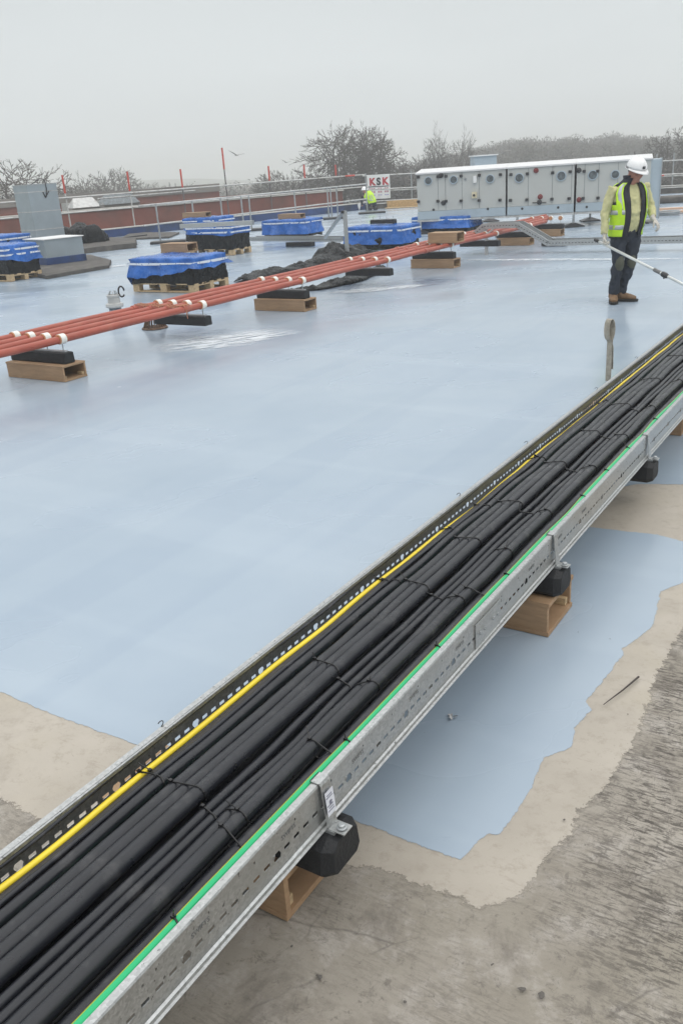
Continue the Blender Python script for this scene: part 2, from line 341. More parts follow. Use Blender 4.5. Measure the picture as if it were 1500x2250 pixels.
def patch(name, c, ax, a, b, mat, z):
    me = bpy.data.meshes.new(name); X = Vector((cos(ax), sin(ax), 0)); Y = Vector((-sin(ax), cos(ax), 0)); c = Vector((c[0], c[1], 0))
    vs = [c + Vector((0, 0, z))]; u = [1.0]; fs = []
    N = 28
    for ring, k in ((1, .6), (2, 1.0)):
        for i in range(N):
            t_ = 2 * pi * i / N; j = 1 + .25 * noise.noise(Vector((cos(t_) * 2, sin(t_) * 2, c.x)))
            vs.append(c + X * a * k * cos(t_) * j + Y * b * k * sin(t_) * j + Vector((0, 0, z))); u.append(1.0 if ring == 1 else 0.0)
    for i in range(N):
        j = (i + 1) % N; fs += [(0, 1 + i, 1 + j), (1 + i, 1 + N + i, 1 + N + j, 1 + j)]
    me.from_pydata(vs, [], fs); me.update(); uvl = me.uv_layers.new(name='UVMap')
    for l in me.loops: uvl.data[l.index].uv = (u[l.vertex_index], 0)
    o = bpy.data.objects.new(name, me); COL.objects.link(o); me.materials.append(mat); return tag(o, kind='structure')
p = G(430, 735); patch('wet_patch', p, TH, .42, .75, m_dark_s, .007)
p = G(490, 750); patch('spill_marks', p, R(20), .95, .5, m_white_s, .009)
p = G(850, 628); patch('wet_patch', p, R(10), 1.3, .7, m_dark_s, .007)
p = G(835, 636); patch('spill_marks', p, R(5), .8, .25, m_white_s, .009)
p = G(1250, 571); patch('spill_marks', p, R(-33), 2.6, .16, m_white_s, .009)
p = G(215, 590); patch('spill_marks', p, R(30), .9, .3, m_white_s, .009)
# ground round the building, out to the haze
def hgt(x, y):
    d = sqrt(x * x + y * y); z = -10.0
    a = math.degrees(math.atan2(x, y))
    z += 15.5 * max(0, min(1, (d - 380) / 320)) * (1 + .25 * sin(a * .21 + 1) + .2 * sin(a * .5)) * max(0, min(1, (2 - a) / 14 + .1))
    if a > 0: z += 6.0 * max(0, min(1, (d - 110) / 120)) * min(1, a / 10)
    return z
gm = MB(); RR = [3, 30, 60, 90, 120, 160, 220, 300, 400, 500, 600, 690, 780]; NA = 96
for r_ in RR:
    for i in range(NA):
        t_ = 2 * pi * i / NA; x, y = r_ * sin(t_), r_ * cos(t_); gm.v.append((x, y, hgt(x, y)))
for j in range(len(RR) - 1):
    for i in range(NA): a = j * NA + i; b = j * NA + (i + 1) % NA; gm.f.append((a, b, b + NA, a + NA))
gm.f.append(tuple(range(NA)))
ground_m = M('winter_grass', (.075, .085, .045), .95, var=.4, scale=.05, dirt=(.06, .05, .04), dscale=.03)
tag(gm.build('ground', ground_m, smooth=True), kind='structure')
# air
hz = MB().box((0, 0, 0), (1600, 1600, 24)).build('haze', None)
tag(hz, kind='stuff')
hm = bpy.data.materials.new('haze_air'); hm.use_nodes = True; t = hm.node_tree
t.nodes.remove(t.nodes['Principled BSDF']); pv = t.nodes.new('ShaderNodeVolumePrincipled')
pv.inputs['Color'].default_value = (1, 1, 1, 1); pv.inputs['Density'].default_value = .0028; pv.inputs['Anisotropy'].default_value = .5
t.links.new(pv.outputs[0], t.nodes['Material Output'].inputs['Volume']); hz.data.materials.append(hm)
# ================================================================== CABLE TRAY
RN, FN, ZB, ZT = -.995, -1.495, .262, .385
S0, S1 = -.6, 13.0
tray = thing('cable_tray', T(0, (RN + FN) / 2, 0), 'long galvanised steel cable tray full of black cables crossing the foreground', 'cable tray')
def rail(n, out):
    """side rail with real slots; out = +1 when its outside looks to +n"""
    mb = MB(); P = .3; c0 = math.floor(S0 / P)
    zl = [ZB + .012, ZB + .050, ZB + .0595, ZT - .026, ZT - .020, ZT - .004]
    cells = []
    s = S0
    k = int((S0 - .243) / P) - 1
    while True:
        b = .243 + k * P                       # big slot centre (0.843, 1.143 ...)
        k += 1
        if b > S1: break
        if b < S0: continue
        cells.append((b - .014, b + .014, 'B'))
        for q in range(1, 8):
            c = b + q * .0375; cells.append((c - .0105, c + .0105, 'S' if q not in (0,) else ' '))
            if q in (2, 6): cells[-1] = (c - .0105, c + .0105, 'D')
    prev = S0
    def quad(s0, s1, z0, z1): 
        mb.add([T(s0, n, z0), T(s1, n, z0), T(s1, n, z1), T(s0, n, z1)], [(0, 1, 2, 3)])
    for a, b, kk in cells:
        if a <= prev: continue
        quad(prev, a, zl[0], zl[5])
        if kk == 'B':
            quad(a, b, zl[0], zl[1] - .006); quad(a, b, zl[2] + .006, zl[5])
            m_ = (zl[1] + zl[2]) / 2
            mb.add([T(a, n, zl[1] - .006), T(a + .006, n, zl[1] - .006), T(a, n, m_)], [(0, 1, 2)]); mb.add([T(a, n, zl[2] + .006), T(a + .006, n, zl[2] + .006), T(a, n, m_)], [(0, 1, 2)])
            mb.add([T(b, n, zl[1] - .006), T(b - .006, n, zl[1] - .006), T(b, n, m_)], [(0, 1, 2)]); mb.add([T(b, n, zl[2] + .006), T(b - .006, n, zl[2] + .006), T(b, n, m_)], [(0, 1, 2)])
        else:
            quad(a, b, zl[0], zl[1]); 
            if kk == 'D':
                quad(a, b, zl[2], zl[3]); quad(a, a + .008, zl[3], zl[4]); quad(a + .0125, b, zl[3], zl[4]); quad(a, b, zl[4], zl[5])
            else: quad(a, b, zl[2], zl[5])
        prev = b
    quad(prev, S1, zl[0], zl[5])
    o = mb.build('side_rail', galv_m, tray, fix=False)
    sm = o.modifiers.new('thickness', 'SOLIDIFY'); sm.thickness = .0016; sm.offset = -out
    fl = MB()
    prof = [(0, ZT - .004), (-.0025, ZT), (-.019, ZT), (-.0215, ZT - .003), (-.0215, ZT - .012)]
    prof2 = [(0, ZB + .012), (.006, ZB + .009), (.007, ZB + .002), (.014, ZB)]
    for pr in (prof, prof2):
        for (a, za), (b, zb) in zip(pr, pr[1:]):
            N = 40
            for i in range(N):
                s0 = S0 + (S1 - S0) * i / N; s1 = S0 + (S1 - S0) * (i + 1) / N
                fl.add([T(s0, n + a * out, za), T(s1, n + a * out, za), T(s1, n + b * out, zb), T(s0, n + b * out, zb)], [(0, 1, 2, 3)])
    f = fl.build('rail_flange', galv_m, o, fix=False); sm = f.modifiers.new('thickness', 'SOLIDIFY'); sm.thickness = .0018
    return o
near_rail = rail(RN, 1); near_rail['label'] = 'slotted outer side rail with stamped lettering'
far_rail = rail(FN, -1)
for i in range(int((S1 - S0) / .3)):
    s = S0 + .15 + i * .3
    MB().box(T(s, (RN + FN) / 2, ZB + .009), (.03, RN - FN - .006, .012), (TT, NN, Vector((0, 0, 1)))).build('rung', galv_m, tray)
# joint plate and stamped lettering
for s in (2.30,):
    MB().box(T(s, RN + .003, (ZB + ZT) / 2 - .004), (.20, .003, .085), (TT, NN, Vector((0, 0, 1)))).build('splice_plate', galv_m, tray)
    for q in (-.07, -.035, .035, .07):
        MB().lathe(T(s + q, RN + .0045, ZB + .06), [(.0065, 0), (.0065, .005), (.004, .006)], 6, (TT, Vector((0, 0, 1)), NN)).build('bolt', tube_grey, tray)
def text_mesh(txt, size, ext, name, mat, mw, parent=None, off=0):
    cu = bpy.data.curves.new(name, 'FONT'); cu.body = txt; cu.size = size; cu.extrude = ext; cu.align_x = 'CENTER'; cu.align_y = 'CENTER'; cu.offset = off
    tmp = bpy.data.objects.new(name, cu); COL.objects.link(tmp); bpy.context.view_layer.update()
    me = bpy.data.meshes.new_from_object(tmp.evaluated_get(bpy.context.evaluated_depsgraph_get())); bpy.data.objects.remove(tmp)
    me.transform(mw); ob = bpy.data.objects.new(name, me); COL.objects.link(ob); me.materials.clear(); me.materials.append(mat)
    if parent is not None:
        off_ = Vector(parent.location) + (Vector(parent.parent.location) if parent.parent else Vector((0, 0, 0)))
        me.transform(Matrix.Translation(-off_)); ob.parent = parent
    return ob
stamp_m = M('stamped_steel', (.20, .205, .205), .5, .4)
Mx = Matrix((( TT.x, 0, NN.x, 0), (TT.y, 0, NN.y, 0), (0, 1, 0, 0), (0, 0, 0, 1)))
for k in range(0, 9):
    s = .69 + .3 * k
    text_mesh('SWIFTS', .0165, .0004, 'stamped_lettering', stamp_m, Matrix.Translation(T(s + .3 - .10, RN + .0012, ZT - .036)) @ Mx, near_rail)
# clamps
label_m = M('label_paper', (.62, .64, .70), .5, var=.05); print_m = M('label_print', (.20, .21, .27), .6)
clS = [1.335, 2.93, 4.30, 5.72, 7.3, 8.9]
CLB = ['at the near support, with a paper label on its strap', 'at the second support up the near rail', 'at the third support up the near rail', 'at the fourth support, by the right edge of the photo', 'further along the tray', 'furthest along the tray']
BLB = ['big black rubber block hanging under the tray nearest the camera', 'black rubber block standing on the timber box beside the blue coating', 'black rubber block hanging clear of the floor with no timber box below', 'black rubber block under the tray at the right edge of the photo', 'black rubber block further along under the tray', 'black rubber block furthest along under the tray']
def rubber_block(name, c, L, axl, z0, z1, label, group, ch=.010, wt=.10, wb=.14, parent=None, studs=0):
    axw = Vector((-axl.y, axl.x, 0)); mb = MB(); zs = [z0, z0 + .3 * (z1 - z0), z1 - .2 * (z1 - z0), z1]
    q_ = ch * .8; prof = [(-wb / 2 + q_, z0), (wb / 2 - q_, z0), (wb / 2, z0 + q_), (wt / 2 + .008, z1 - q_), (wt / 2 - q_, z1), (-wt / 2 + q_, z1), (-wt / 2 - .008, z1 - q_), (-wb / 2, z0 + q_)]
    n = len(prof); kc = 1 - ch * 3.2 / .14 * .45; lay = [(-L / 2, kc), (-L / 2 + ch, 1), (L / 2 - ch, 1), (L / 2, kc)]; zm = (z0 + z1) / 2
    for l, k in lay:
        for w, z in prof: mb.v.append(tuple(Vector((c[0], c[1], 0)) + axl * l + axw * w * k + Vector((0, 0, zm + (z - zm) * (k * .6 + .4)))))
    for i in range(3):
        for j in range(n): a = i * n + j; b = i * n + (j + 1) % n; mb.f.append((a, b, b + n, a + n))
    mb.f += [tuple(range(n))[::-1], tuple(range(3 * n, 4 * n))]
    if parent is not None: return mb.build(name, black_rubber, parent, bevel=.002)
    t_ = thing(name, (c[0], c[1], z0), label, 'rubber block', group); mb.build('block', black_rubber, t_, bevel=.002); return t_
for i, s in enumerate(clS):
    bk = rubber_block('rubber_support_block', T(s + .005, -1.245, 0), .60, NN, .148, .252, BLB[i], 'rubber support blocks under the cable tray', .026, .125, .16)
    MB().box(T(s, -1.245, .2565), (.042, .57, .009), (TT, NN, Vector((0, 0, 1)))).build('strut_channel', tube_grey, bk)
    cl = thing('tray_clamp', T(s, RN, ZB), 'bent steel rail clamp ' + CLB[i], 'clamp', 'steel clamps over the tray rail')
    mb = MB(); w = .019
    prof = [(RN - .024, ZT - .012), (RN - .024, ZT + .004), (RN + .003, ZT + .004), (RN + .007, ZT - .003), (RN + .017, ZB + .006), (RN + .019, ZB + .001), (RN + .062, ZB + .001)]
    for (a, za), (b, zb) in zip(prof, prof[1:]):
        mb.add([T(s - w, a, za), T(s + w, a, za), T(s + w, b, zb), T(s - w, b, zb)], [(0, 1, 2, 3)])
    bm_ = mb.build('bracket', galv_m, cl, fix=False); sm = bm_.modifiers.new('thickness', 'SOLIDIFY'); sm.thickness = .0028; sm.offset = 1
    bo = MB().lathe(T(s, RN + .044, ZB + .003), [(.013, 0), (.013, .002), (.009, .003), (.009, .009), (.006, .011)], 12).build('bolt', tube_grey, cl)
    if i == 0:
        n0 = Vector((0, 0, 1)); a = T(s, RN + .0118 + .0042, ZT - .055); dz = (T(0, RN + .017, ZB + .006) - T(0, RN + .007, ZT - .003)).normalized(); nrm = TT.cross(dz).normalized()
        if nrm.dot(NN) < 0: nrm = -nrm
        MB().box(a + nrm * .0012, (.034, .066, .0006), (TT, dz, nrm)).build('paper_label', label_m, cl)
        for q, w_ in ((-.022, .02), (-.016, .026), (-.002, .012), (.006, .024), (.013, .018), (.02, .026)):
            MB().box(a + nrm * .0018 + dz * q + TT * random.uniform(-.003, .003), (w_, .0028, .0004), (TT, dz, nrm)).build('label_print', print_m, cl)
        MB().box(a + nrm * .0018 + dz * .001, (.009, .013, .0004), (TT, dz, nrm)).build('label_print', print_m, cl)
def timber_box(s0, s1, n0, n1, z0, z1, label, ax=(TT, NN), org=None, group='hollow timber support boxes', w=.018):
    """hollow ply box, open at both n ends"""
    o = org or Vector((0, 0, 0)); f = lambda s, n, z: o + ax[0] * s + ax[1] * n + Vector((0, 0, z))
    c = f((s0 + s1) / 2, (n0 + n1) / 2, z0); t_ = thing('timber_box', c, label, 'timber box', group); A = (ax[0], ax[1], Vector((0, 0, 1)))
    sm_, nm = (s0 + s1) / 2, (n0 + n1) / 2; ds, dn = s1 - s0, n1 - n0; j = random.uniform
    MB().box(f(sm_, nm, z1 - w / 2), (ds + .004, dn, w), A).build('top_panel', ply, t_, bevel=.0015)
    MB().box(f(sm_, nm + j(-.004, .004), z0 + w / 2), (ds + .002, dn, w), A).build('bottom_panel', ply, t_, bevel=.0015)
    for q in (s0 + w / 2, s1 - w / 2):
        MB().box(f(q, nm + j(-.004, .004), (z0 + z1) / 2), (w, dn - .006, z1 - z0 - 2 * w - .001), A).build('side_panel', ply, t_, bevel=.0015)
    for q in (s0 + w + .013, s1 - w - .013):
        MB().box(f(q, n1 - .05, z0 + w + .016), (.025, .07, .03), A).build('batten', timber, t_, bevel=.001)
    return t_
timber_box(1.232, 1.49, -1.70, -1.06, .005, .147, 'brown timber box on bare concrete under the near end of the tray')
timber_box(2.815, 3.093, -1.62, -.967, .005, .147, 'timber box on the blue coating under the tray with its open end facing right')
timber_box(5.56, 5.85, -1.72, -1.08, .005, .147, 'timber box under the tray at the right edge of the photo')
timber_box(8.76, 9.04, -1.62, -.99, .005, .147, 'timber box furthest along under the tray')
# ---------------------------------------------------------------- cables
TS = [.58 * k + .58 for k in range(-2, 22)]
def cable_pts(n0, z0, r, seed, amp=.007, bundle=0.0, bn=0.0):
    pts = []; s = S0 - .3
    while s < S1 + .3:
        k = (s - .58) / .58; sw = (1 - cos(2 * pi * k)) / 2          # 0 at a tie, 1 between
        a = amp * (.5 + .75 * sw)
        n = n0 + a * noise.noise(Vector((s * 1.5, seed * 7.3, 0))) * 1.6 + .35 * a * noise.noise(Vector((s * 5.1, seed * 3.3, 4)))
        z = z0 + .5 * a * noise.noise(Vector((s * 1.9, seed * 5.1, 9))) * 1.5 - .003 * sw
        pts.append((s, n, z)); s += .05
    return pts
CAB = {}
def cable(key, n, z, r, seed, label, mat=cable_black, amp=.007, name='power_cable', cat='cable', sides=10, group='black cables laid in the tray', pts=None):
    pts = pts or cable_pts(n, z, r, seed, amp); CAB[key] = (pts, r)
    pts = [(a_, b_, c_ + (.007 if r > .01 and c_ > .31 else 0)) for a_, b_, c_ in pts]; CAB[key] = (pts, r)
    o = MB().tube([T(*p) for p in pts], r, sides).build(name, mat, None, smooth=True, loc=T(0, n, z), fix=False)
    return tag(o, label, cat, group)
stripe_m, t_, b_ = newmat('earth_sheath')
uv_ = t_.nodes.new('ShaderNodeTexCoord'); q_ = t_.nodes.new('ShaderNodeVectorMath'); q_.operation = 'DOT_PRODUCT'; gy = t_.nodes.new('ShaderNodeNewGeometry')
t_.links.new(gy.outputs['Normal'], q_.inputs[0]); q_.inputs[1].default_value = tuple((NN * -.75 + Vector((0, 0, .66))).normalized())
t_.links.new(MIX(t_, MR(t_, q_.outputs['Value'], .84, .88), (.008, .40, .15), (.42, .45, .03)), b_.inputs['Base Color']); b_.inputs['Roughness'].default_value = .35
yel_m = M('yellow_sheath', (.80, .62, .045), .35, var=.06)
grn_m = M('green_sheath', (.01, .16, .07), .4)
cable('thin1', -1.478, .372, .0055, 31, 'thinnest black cable running loose against the far tray rail', amp=.008, name='control_cable')
cable('yel', -1.452, .345, .0082, 2, 'bright yellow earth cable along the far side of the tray', yel_m, amp=.006, name='earth_cable', group='earth cables in the tray', pts=[(a_, b_, c_ - .016 * max(0, min(1, (a_ - 2.2) / 1.2)) + .010 * max(0, min(1, (a_ - 5) / 1))) for a_, b_, c_ in cable_pts(-1.452, .338, .008, 2, .007)])
cable('a0', -1.428, .322, .015, 3, 'dusty brownish black cable right beside the yellow cable', cable_brownish)
cable('a1', -1.408, .346, .0070, 4, 'thin black cable lying on the cables next to the yellow one', amp=.005, name='control_cable')
cable('a2', -1.392, .325, .017, 5, 'black cable second from the yellow cable, partly under a thin one')
cable('gx', -1.352, .325, .0085, 6, 'dark green earth cable half hidden between two black cables', grn_m, amp=.010, name='earth_cable', group='earth cables in the tray')
cable('b0', -1.322, .346, .0195, 7, 'upper left cable of the thick three-cable bundle')
cable('b1', -1.285, .352, .0195, 8, 'middle cable of the thick three-cable bundle in the tray')
cable('b2', -1.247, .356, .0205, 9, 'thickest cable of the three-cable bundle, on its right', amp=.006)
cable('c0', -1.208, .340, .0125, 10, 'left cable of the slim pair in the middle of the tray')
cable('c1', -1.181, .336, .0130, 11, 'right cable of the slim pair in the middle of the tray')
cable('d0', -1.143, .343, .0180, 12, 'left cable of the pair tied next to the outermost cable')
cable('d1', -1.106, .356, .0195, 13, 'right cable of the pair tied next to the outermost cable', amp=.005)
cable('e0', -1.061, .332, .0225, 14, 'thick outermost black cable beside the green cable', amp=.004)
gp = []
for s, n, z in cable_pts(-1.026, .374, .0085, 15, .005): gp.append((s, n + .004 * sin(s * 2.3), z + .006 * sin(s * 1.9 + 1)))
o = cable('green', -1.028, .374, .0100, 15, 'bright green and yellow earth cable by the near rail', stripe_m, name='earth_cable', group='earth cables in the tray', pts=gp)
gp = [(s, n + .010 + .006 * sin(s * 1.3 + 2), .352 + .012 * sin(s * 1.7)) for s, n, z in gp if s > 1.8]
cable('yel2', -1.02, .36, .0055, 16, 'thin yellow cable showing beneath the green one along the near rail', yel_m, name='earth_cable', group='earth cables in the tray', pts=gp)
for i, (n, r) in enumerate([(-1.445, .016), (-1.405, .018), (-1.362, .02), (-1.315, .021), (-1.268, .021), (-1.225, .019), (-1.185, .019), (-1.140, .02), (-1.093, .021)]):
    cable('low%d' % i, n, .266 + r, r, 40 + i, 'bottom layer black cable in the tray, ' + ['directly under the yellow cable', 'under the dusty brownish cable', 'under the dark green earth cable', 'under the left of the three thick cables', 'under the middle of the thick bundle', 'under the right of the thick bundle', 'under the slim pair in the middle', 'under the left of the outer pair', 'under the right of the outer pair'][i], sides=8, group='black cables in the bottom layer')
def cpos(key, s):
    pts, r = CAB[key]; st = .05; i = int((s - pts[0][0]) / st); i = max(0, min(len(pts) - 2, i)); f = (s - pts[i][0]) / st
    return pts[i][1] * (1 - f) + pts[i + 1][1] * f, pts[i][2] * (1 - f) + pts[i + 1][2] * f, r
def hull(P):
    P = sorted(set(P)); 
    def half(P):
        h = []
        for p in P:
            while len(h) > 1 and (h[-1][0] - h[-2][0]) * (p[1] - h[-2][1]) - (h[-1][1] - h[-2][1]) * (p[0] - h[-2][0]) <= 0: h.pop()
            h.append(p)
        return h
    a = half(P); b = half(P[::-1]); return a[:-1] + b[:-1]
GT = {'yellow': (['yel', 'a1'], 'round yellow and thin black cables'), 'b': (['b0', 'b1', 'b2'], 'round thick three-cable bundle'), 'c': (['c0', 'c1'], 'round slim middle cable pair'), 'd': (['d0', 'd1'], 'round pair left of outermost cable'), 'g': (['green'], 'round green cable by near rail'), 'e': (['d1', 'e0'], 'over outermost cable to green one'), 'a': (['a0', 'a2'], 'round two cables nearest yellow one')}
def cable_tie(s, keys, label, skew=.0, tail=.02):
    P = []
    for k in keys:
        n, z, r = cpos(k, s); r += .0012
        P += [(round(n + r * cos(a * pi / 6), 5), round(z + r * sin(a * pi / 6), 5)) for a in range(12)]
    h = hull(P); c = (sum(p[0] for p in h) / len(h), sum(p[1] for p in h) / len(h))
    pts = [T(s + skew * (n - c[0]), n, z) for n, z in h]; pts.append(pts[0]); pts.append(pts[1])
    o = MB().tube(pts, .0024, 6, True)
    top = max(h, key=lambda p: p[1] - p[0] * .3); tp = T(s + skew * (top[0] - c[0]), top[0], top[1] + .003)
    o.box(tp, (.008, .009, .006), (TT, NN, Vector((0, 0, 1))))
    d = (TT * random.uniform(-.6, .6) + Vector((0, 0, 1)) * .4 + NN * random.uniform(-1, .2)).normalized()
    if tail: o.bar(tp, tp + d * tail, .003, .0012)
    return tag(o.build('cable_tie', tie_black, None, loc=T(s, c[0], c[1])), label, 'cable tie', 'black cable ties along the tray')
plan = {'b': [.56, 1.178, 1.787, 2.362, 2.78, 3.208, 3.764, 4.3, 4.86, 5.5, 6.2], 'd': [.50, 1.165, 1.754, 2.327, 2.75, 3.172, 3.754, 4.295, 4.858, 5.5, 6.2], 'c': [.55, 1.15, 1.747, 2.33, 3.16, 3.72, 4.27, 4.83], 'yellow': [1.19, 2.385, 2.9, 3.88, 5.0], 'a': [1.2, 2.4, 3.2, 3.9], 'g': [.86, 1.5, 2.02, 2.55, 3.35, 3.7, 4.05, 4.6], 'e': [1.10, 1.46, 2.40]}
for g, L in plan.items():
    for i, s in enumerate(L): cable_tie(s, GT[g][0], 'black tie %s, %s from near end' % (GT[g][1], ORD[i]), random.uniform(-.35, .35), random.choice((.012, .02, .035)))
for i, s in enumerate((1.32, 3.16, 3.95, 5.1, 6.0)):     # curls of wire over the far rail
    c = T(s, FN - .004, ZT + .003); pts = [c + TT * (.009 * sin(a)) + NN * (-.008 * cos(a)) + Vector((0, 0, .007 * sin(a * .9))) for a in [k * .45 for k in range(9)]]
    tag(MB().tube(pts, .0014, 6).build('cable_tie', tie_black, None, loc=c), 'loose dark tie curling over the far tray rail, %s from the near end' % ORD[i], 'cable tie', 'loose ties over the far rail')
# ================================================================== RED PIPES
PN = [-6.74, -6.965, -7.19, -7.415]; PZ = .385; PR = .036
PEND = [18.75, 19.5, 20.1, 20.6]
PL = ['nearest the camera', 'second nearest the camera', 'third from the camera', 'farthest from the camera']
for i, n in enumerate(PN):
    pts = []; s = 1.0
    while s < PEND[i]:
        pts.append(T(s, n + .006 * noise.noise(Vector((s * .5, i * 3, 0))), PZ + .008 * noise.noise(Vector((s * .8, i * 5, 2))) - .004 * (1 - cos(2 * pi * s / 2.1)) / 2)); s += .25
    pts.append(T(PEND[i], n, PZ))
    t_ = thing('red_pipe', T(5, n, PZ), 'long terracotta red pipe across the roof, ' + PL[i] + ' of the four', 'pipe', 'four red pipes running across the roof')
    MB().tube(pts, PR, 16).build('pipe', pipe_red, t_, smooth=True)
    for s in ((7.28 - .03 * i, 13.1 + .1 * i) if i < 4 else ()):
        MB().lathe(T(s, n, PZ), [(PR + .001, -.045), (PR + .006, -.04), (PR + .006, .04), (PR + .001, .045)], 20, (NN, Vector((0, 0, 1)), TT)).build('coupling', pipe_red, t_, smooth=True)
# rope binding the pipes beside the drain
rp_ = MB()
for q in range(3):
    s = 7.22 + q * .045; pts = []
    for k in range(65):
        u = k / 64; n = PN[0] + .05 + (PN[3] - .1 - PN[0]) * u; pts.append(T(s + .02 * sin(u * 40), n, PZ + (PR + .006) * abs(cos((n - PN[0]) / .225 * pi)) ** .5 + .003))
    rp_.tube(pts, .006, 6)
rp_.tube([T(7.25, PN[0] + .045, PZ), T(7.25, PN[0] + .05, PZ - .05), T(7.26, PN[0] + .045, PZ - .10)], .006, 6)
tag(rp_.build('rope', M('frayed_rope', (.38, .17, .10), .9), None, loc=T(7.25, PN[1], PZ)), 'rusty orange rope lashed over the four red pipes beside the drain', 'rope')
SET = [(5.53, 1, 'at the left edge of the photo, on a timber box'), (7.57, 0, 'hanging clear of the floor beside the drain'), (9.57, 1, 'on a timber box right of the black sheeting'), (11.85, 0, 'hanging over the black plastic sheeting'), (14.08, 1, 'on a timber box left of the centre post'), (16.05, 0, 'beside the short steel post'), (17.8, 1, 'on a timber box just left of the tray ramp'), (19.7, 1, 'on a timber box right of the tray ramp')]
PBL = ['timber box under the left ends of the red pipes, open end facing right', 'timber box under the red pipes in the middle, mirrored in the wet floor', 'timber box under the pipes right of the upright post', 'timber box under the pipes just left of the tray ramp', 'small timber box under the pipe ends right of the tray ramp']
bi = 0
for i, (s, box, lab) in enumerate(SET):
    t_ = thing('pipe_support', T(s, -7.08, .15), 'rubber bar, white pipe clamps ' + lab, 'pipe support', 'rubber pipe supports with white clamps')
    rubber_block('rubber_bar', T(s, -7.07, 0), .80, NN, .156, .262, '', '', .010, .10, .13, parent=t_)
    MB().box(T(s, -7.07, .268), (.04, .74, .012), (TT, NN, Vector((0, 0, 1)))).build('strut_channel', tube_grey, t_)
    for n in PN:
        MB().lathe(T(s, n, PZ), [(PR + .002, -.032), (PR + .013, -.032), (PR + .013, .030), (PR + .002, .030)], 20, (NN, Vector((0, 0, 1)), TT)).build('pipe_clamp', clamp_white, t_, smooth=False)
        MB().lathe(T(s, n, PZ), [(PR + .001, -.045), (PR + .008, -.045), (PR + .008, .042), (PR + .001, .042)], 20, (NN, Vector((0, 0, 1)), TT)).build('clamp_liner', clamp_liner, t_)
        MB().tube([T(s, n, .27), T(s, n, PZ - PR - .01)], .006, 8).build('threaded_rod', tube_grey, t_)
    if box:
        d = .78 if i < 5 else .66
        timber_box(s - .14, s + .14, -7.07 - d / 2, -7.07 + d / 2 + .05, .005, .155, PBL[bi]); bi += 1
# loose boxes and foot on the stacks come later; drain and soil vent
p = G(341, 722); dr = thing('roof_drain', (p.x, p.y, 0), 'rusty finned roof outlet guard standing under the red pipes', 'drain')
MB().lathe((p.x, p.y, .008), [(.165, 0), (.16, .012), (.13, .02), (.06, .02)], 28).build('base_ring', M('rusty_iron', (.12, .075, .05), .8, .2, var=.4, scale=12), dr)
rust = bpy.data.materials['rusty_iron']
for k in range(22):
    a = 2 * pi * k / 22; c, s_ = cos(a), sin(a)
    MB().bar((p.x + .135 * c, p.y + .135 * s_, .02), (p.x + .075 * c, p.y + .075 * s_, .17), .008, .022).build('guard_fin', rust, dr)
MB().lathe((p.x, p.y, .165), [(.09, 0), (.085, .012), (.05, .016)], 20).build('cap', rust, dr)
p = G(257, 700); vt = thing('vent_pipe', (p.x, p.y, 0), 'grey soil vent pipe with a steel collar and loop, behind the pipes', 'vent pipe')
h = ZAT(p, 642)
MB().lathe((p.x, p.y, 0), [(.085, 0), (.083, h - .20), (.08, h - .2)], 24).build('pipe', M('grey_pvc', (.20, .25, .29), .45), vt, smooth=True)
MB().lathe((p.x, p.y, h - .2), [(.115, 0), (.12, .02), (.115, .05), (.085, .06), (.08, .13), (.09, .14), (.09, .165), (.078, .17), (.075, .13)], 28).build('collar', tube_light, vt, smooth=False)
mb = MB()
for k in range(5): a = k * 1.25; mb.tube([(p.x + .07 * cos(a), p.y + .07 * sin(a), h - .04), (p.x + .04 * cos(a), p.y + .04 * sin(a), h + .02)], .006, 6)
mb.build('wire_guard', tube_grey, vt)
MB().tube([(p.x + .08 + .05 * (1 + sin(a)) * .8, p.y, h + .0 + .07 * cos(a)) for a in [k * .5 + 2.2 for k in range(12)]], .012, 8).build('strap_loop', dark_plastic, vt, smooth=True)
# ---------------------------------------------------------------- lashing strap standing up by the tray
p = G(1335, 838); b_ = Vector((p.x, p.y, 0)); mb = MB(); top = ZAT(p, 700)
pts = []
for k in range(15):
    a = -pi / 2 + 2 * pi * k / 14; pts.append(b_ + Vector((-.008 + .024 * cos(a), 0, top - .085 + .085 * sin(a))))
path = [b_ + Vector((.0, 0, -.0)), b_ + Vector((.0, 0, top - .20))] + pts[1:] + [b_ + Vector((.006, 0, top - .22)), b_ + Vector((.012, 0, .1))]
vr = Vector((-.62, .78, 0)).normalized()
o_ = len(mb.v)
for q in path:
    for w in (-.024, .024): mb.v.append(tuple(q + vr * w))
for k in range(len(path) - 1): a = 2 * k; mb.f.append((a, a + 1, a + 3, a + 2))
m_strap = M('strap_steel', (.35, .32, .265), .5, .3, var=.3, scale=30)
o = mb.build('anchor_strap', m_strap, None, fix=False, loc=b_); sm = o.modifiers.new('thickness', 'SOLIDIFY'); sm.thickness = .004
tag(o, 'upright looped metal strap rising from the blue coating beyond the tray', 'strap')
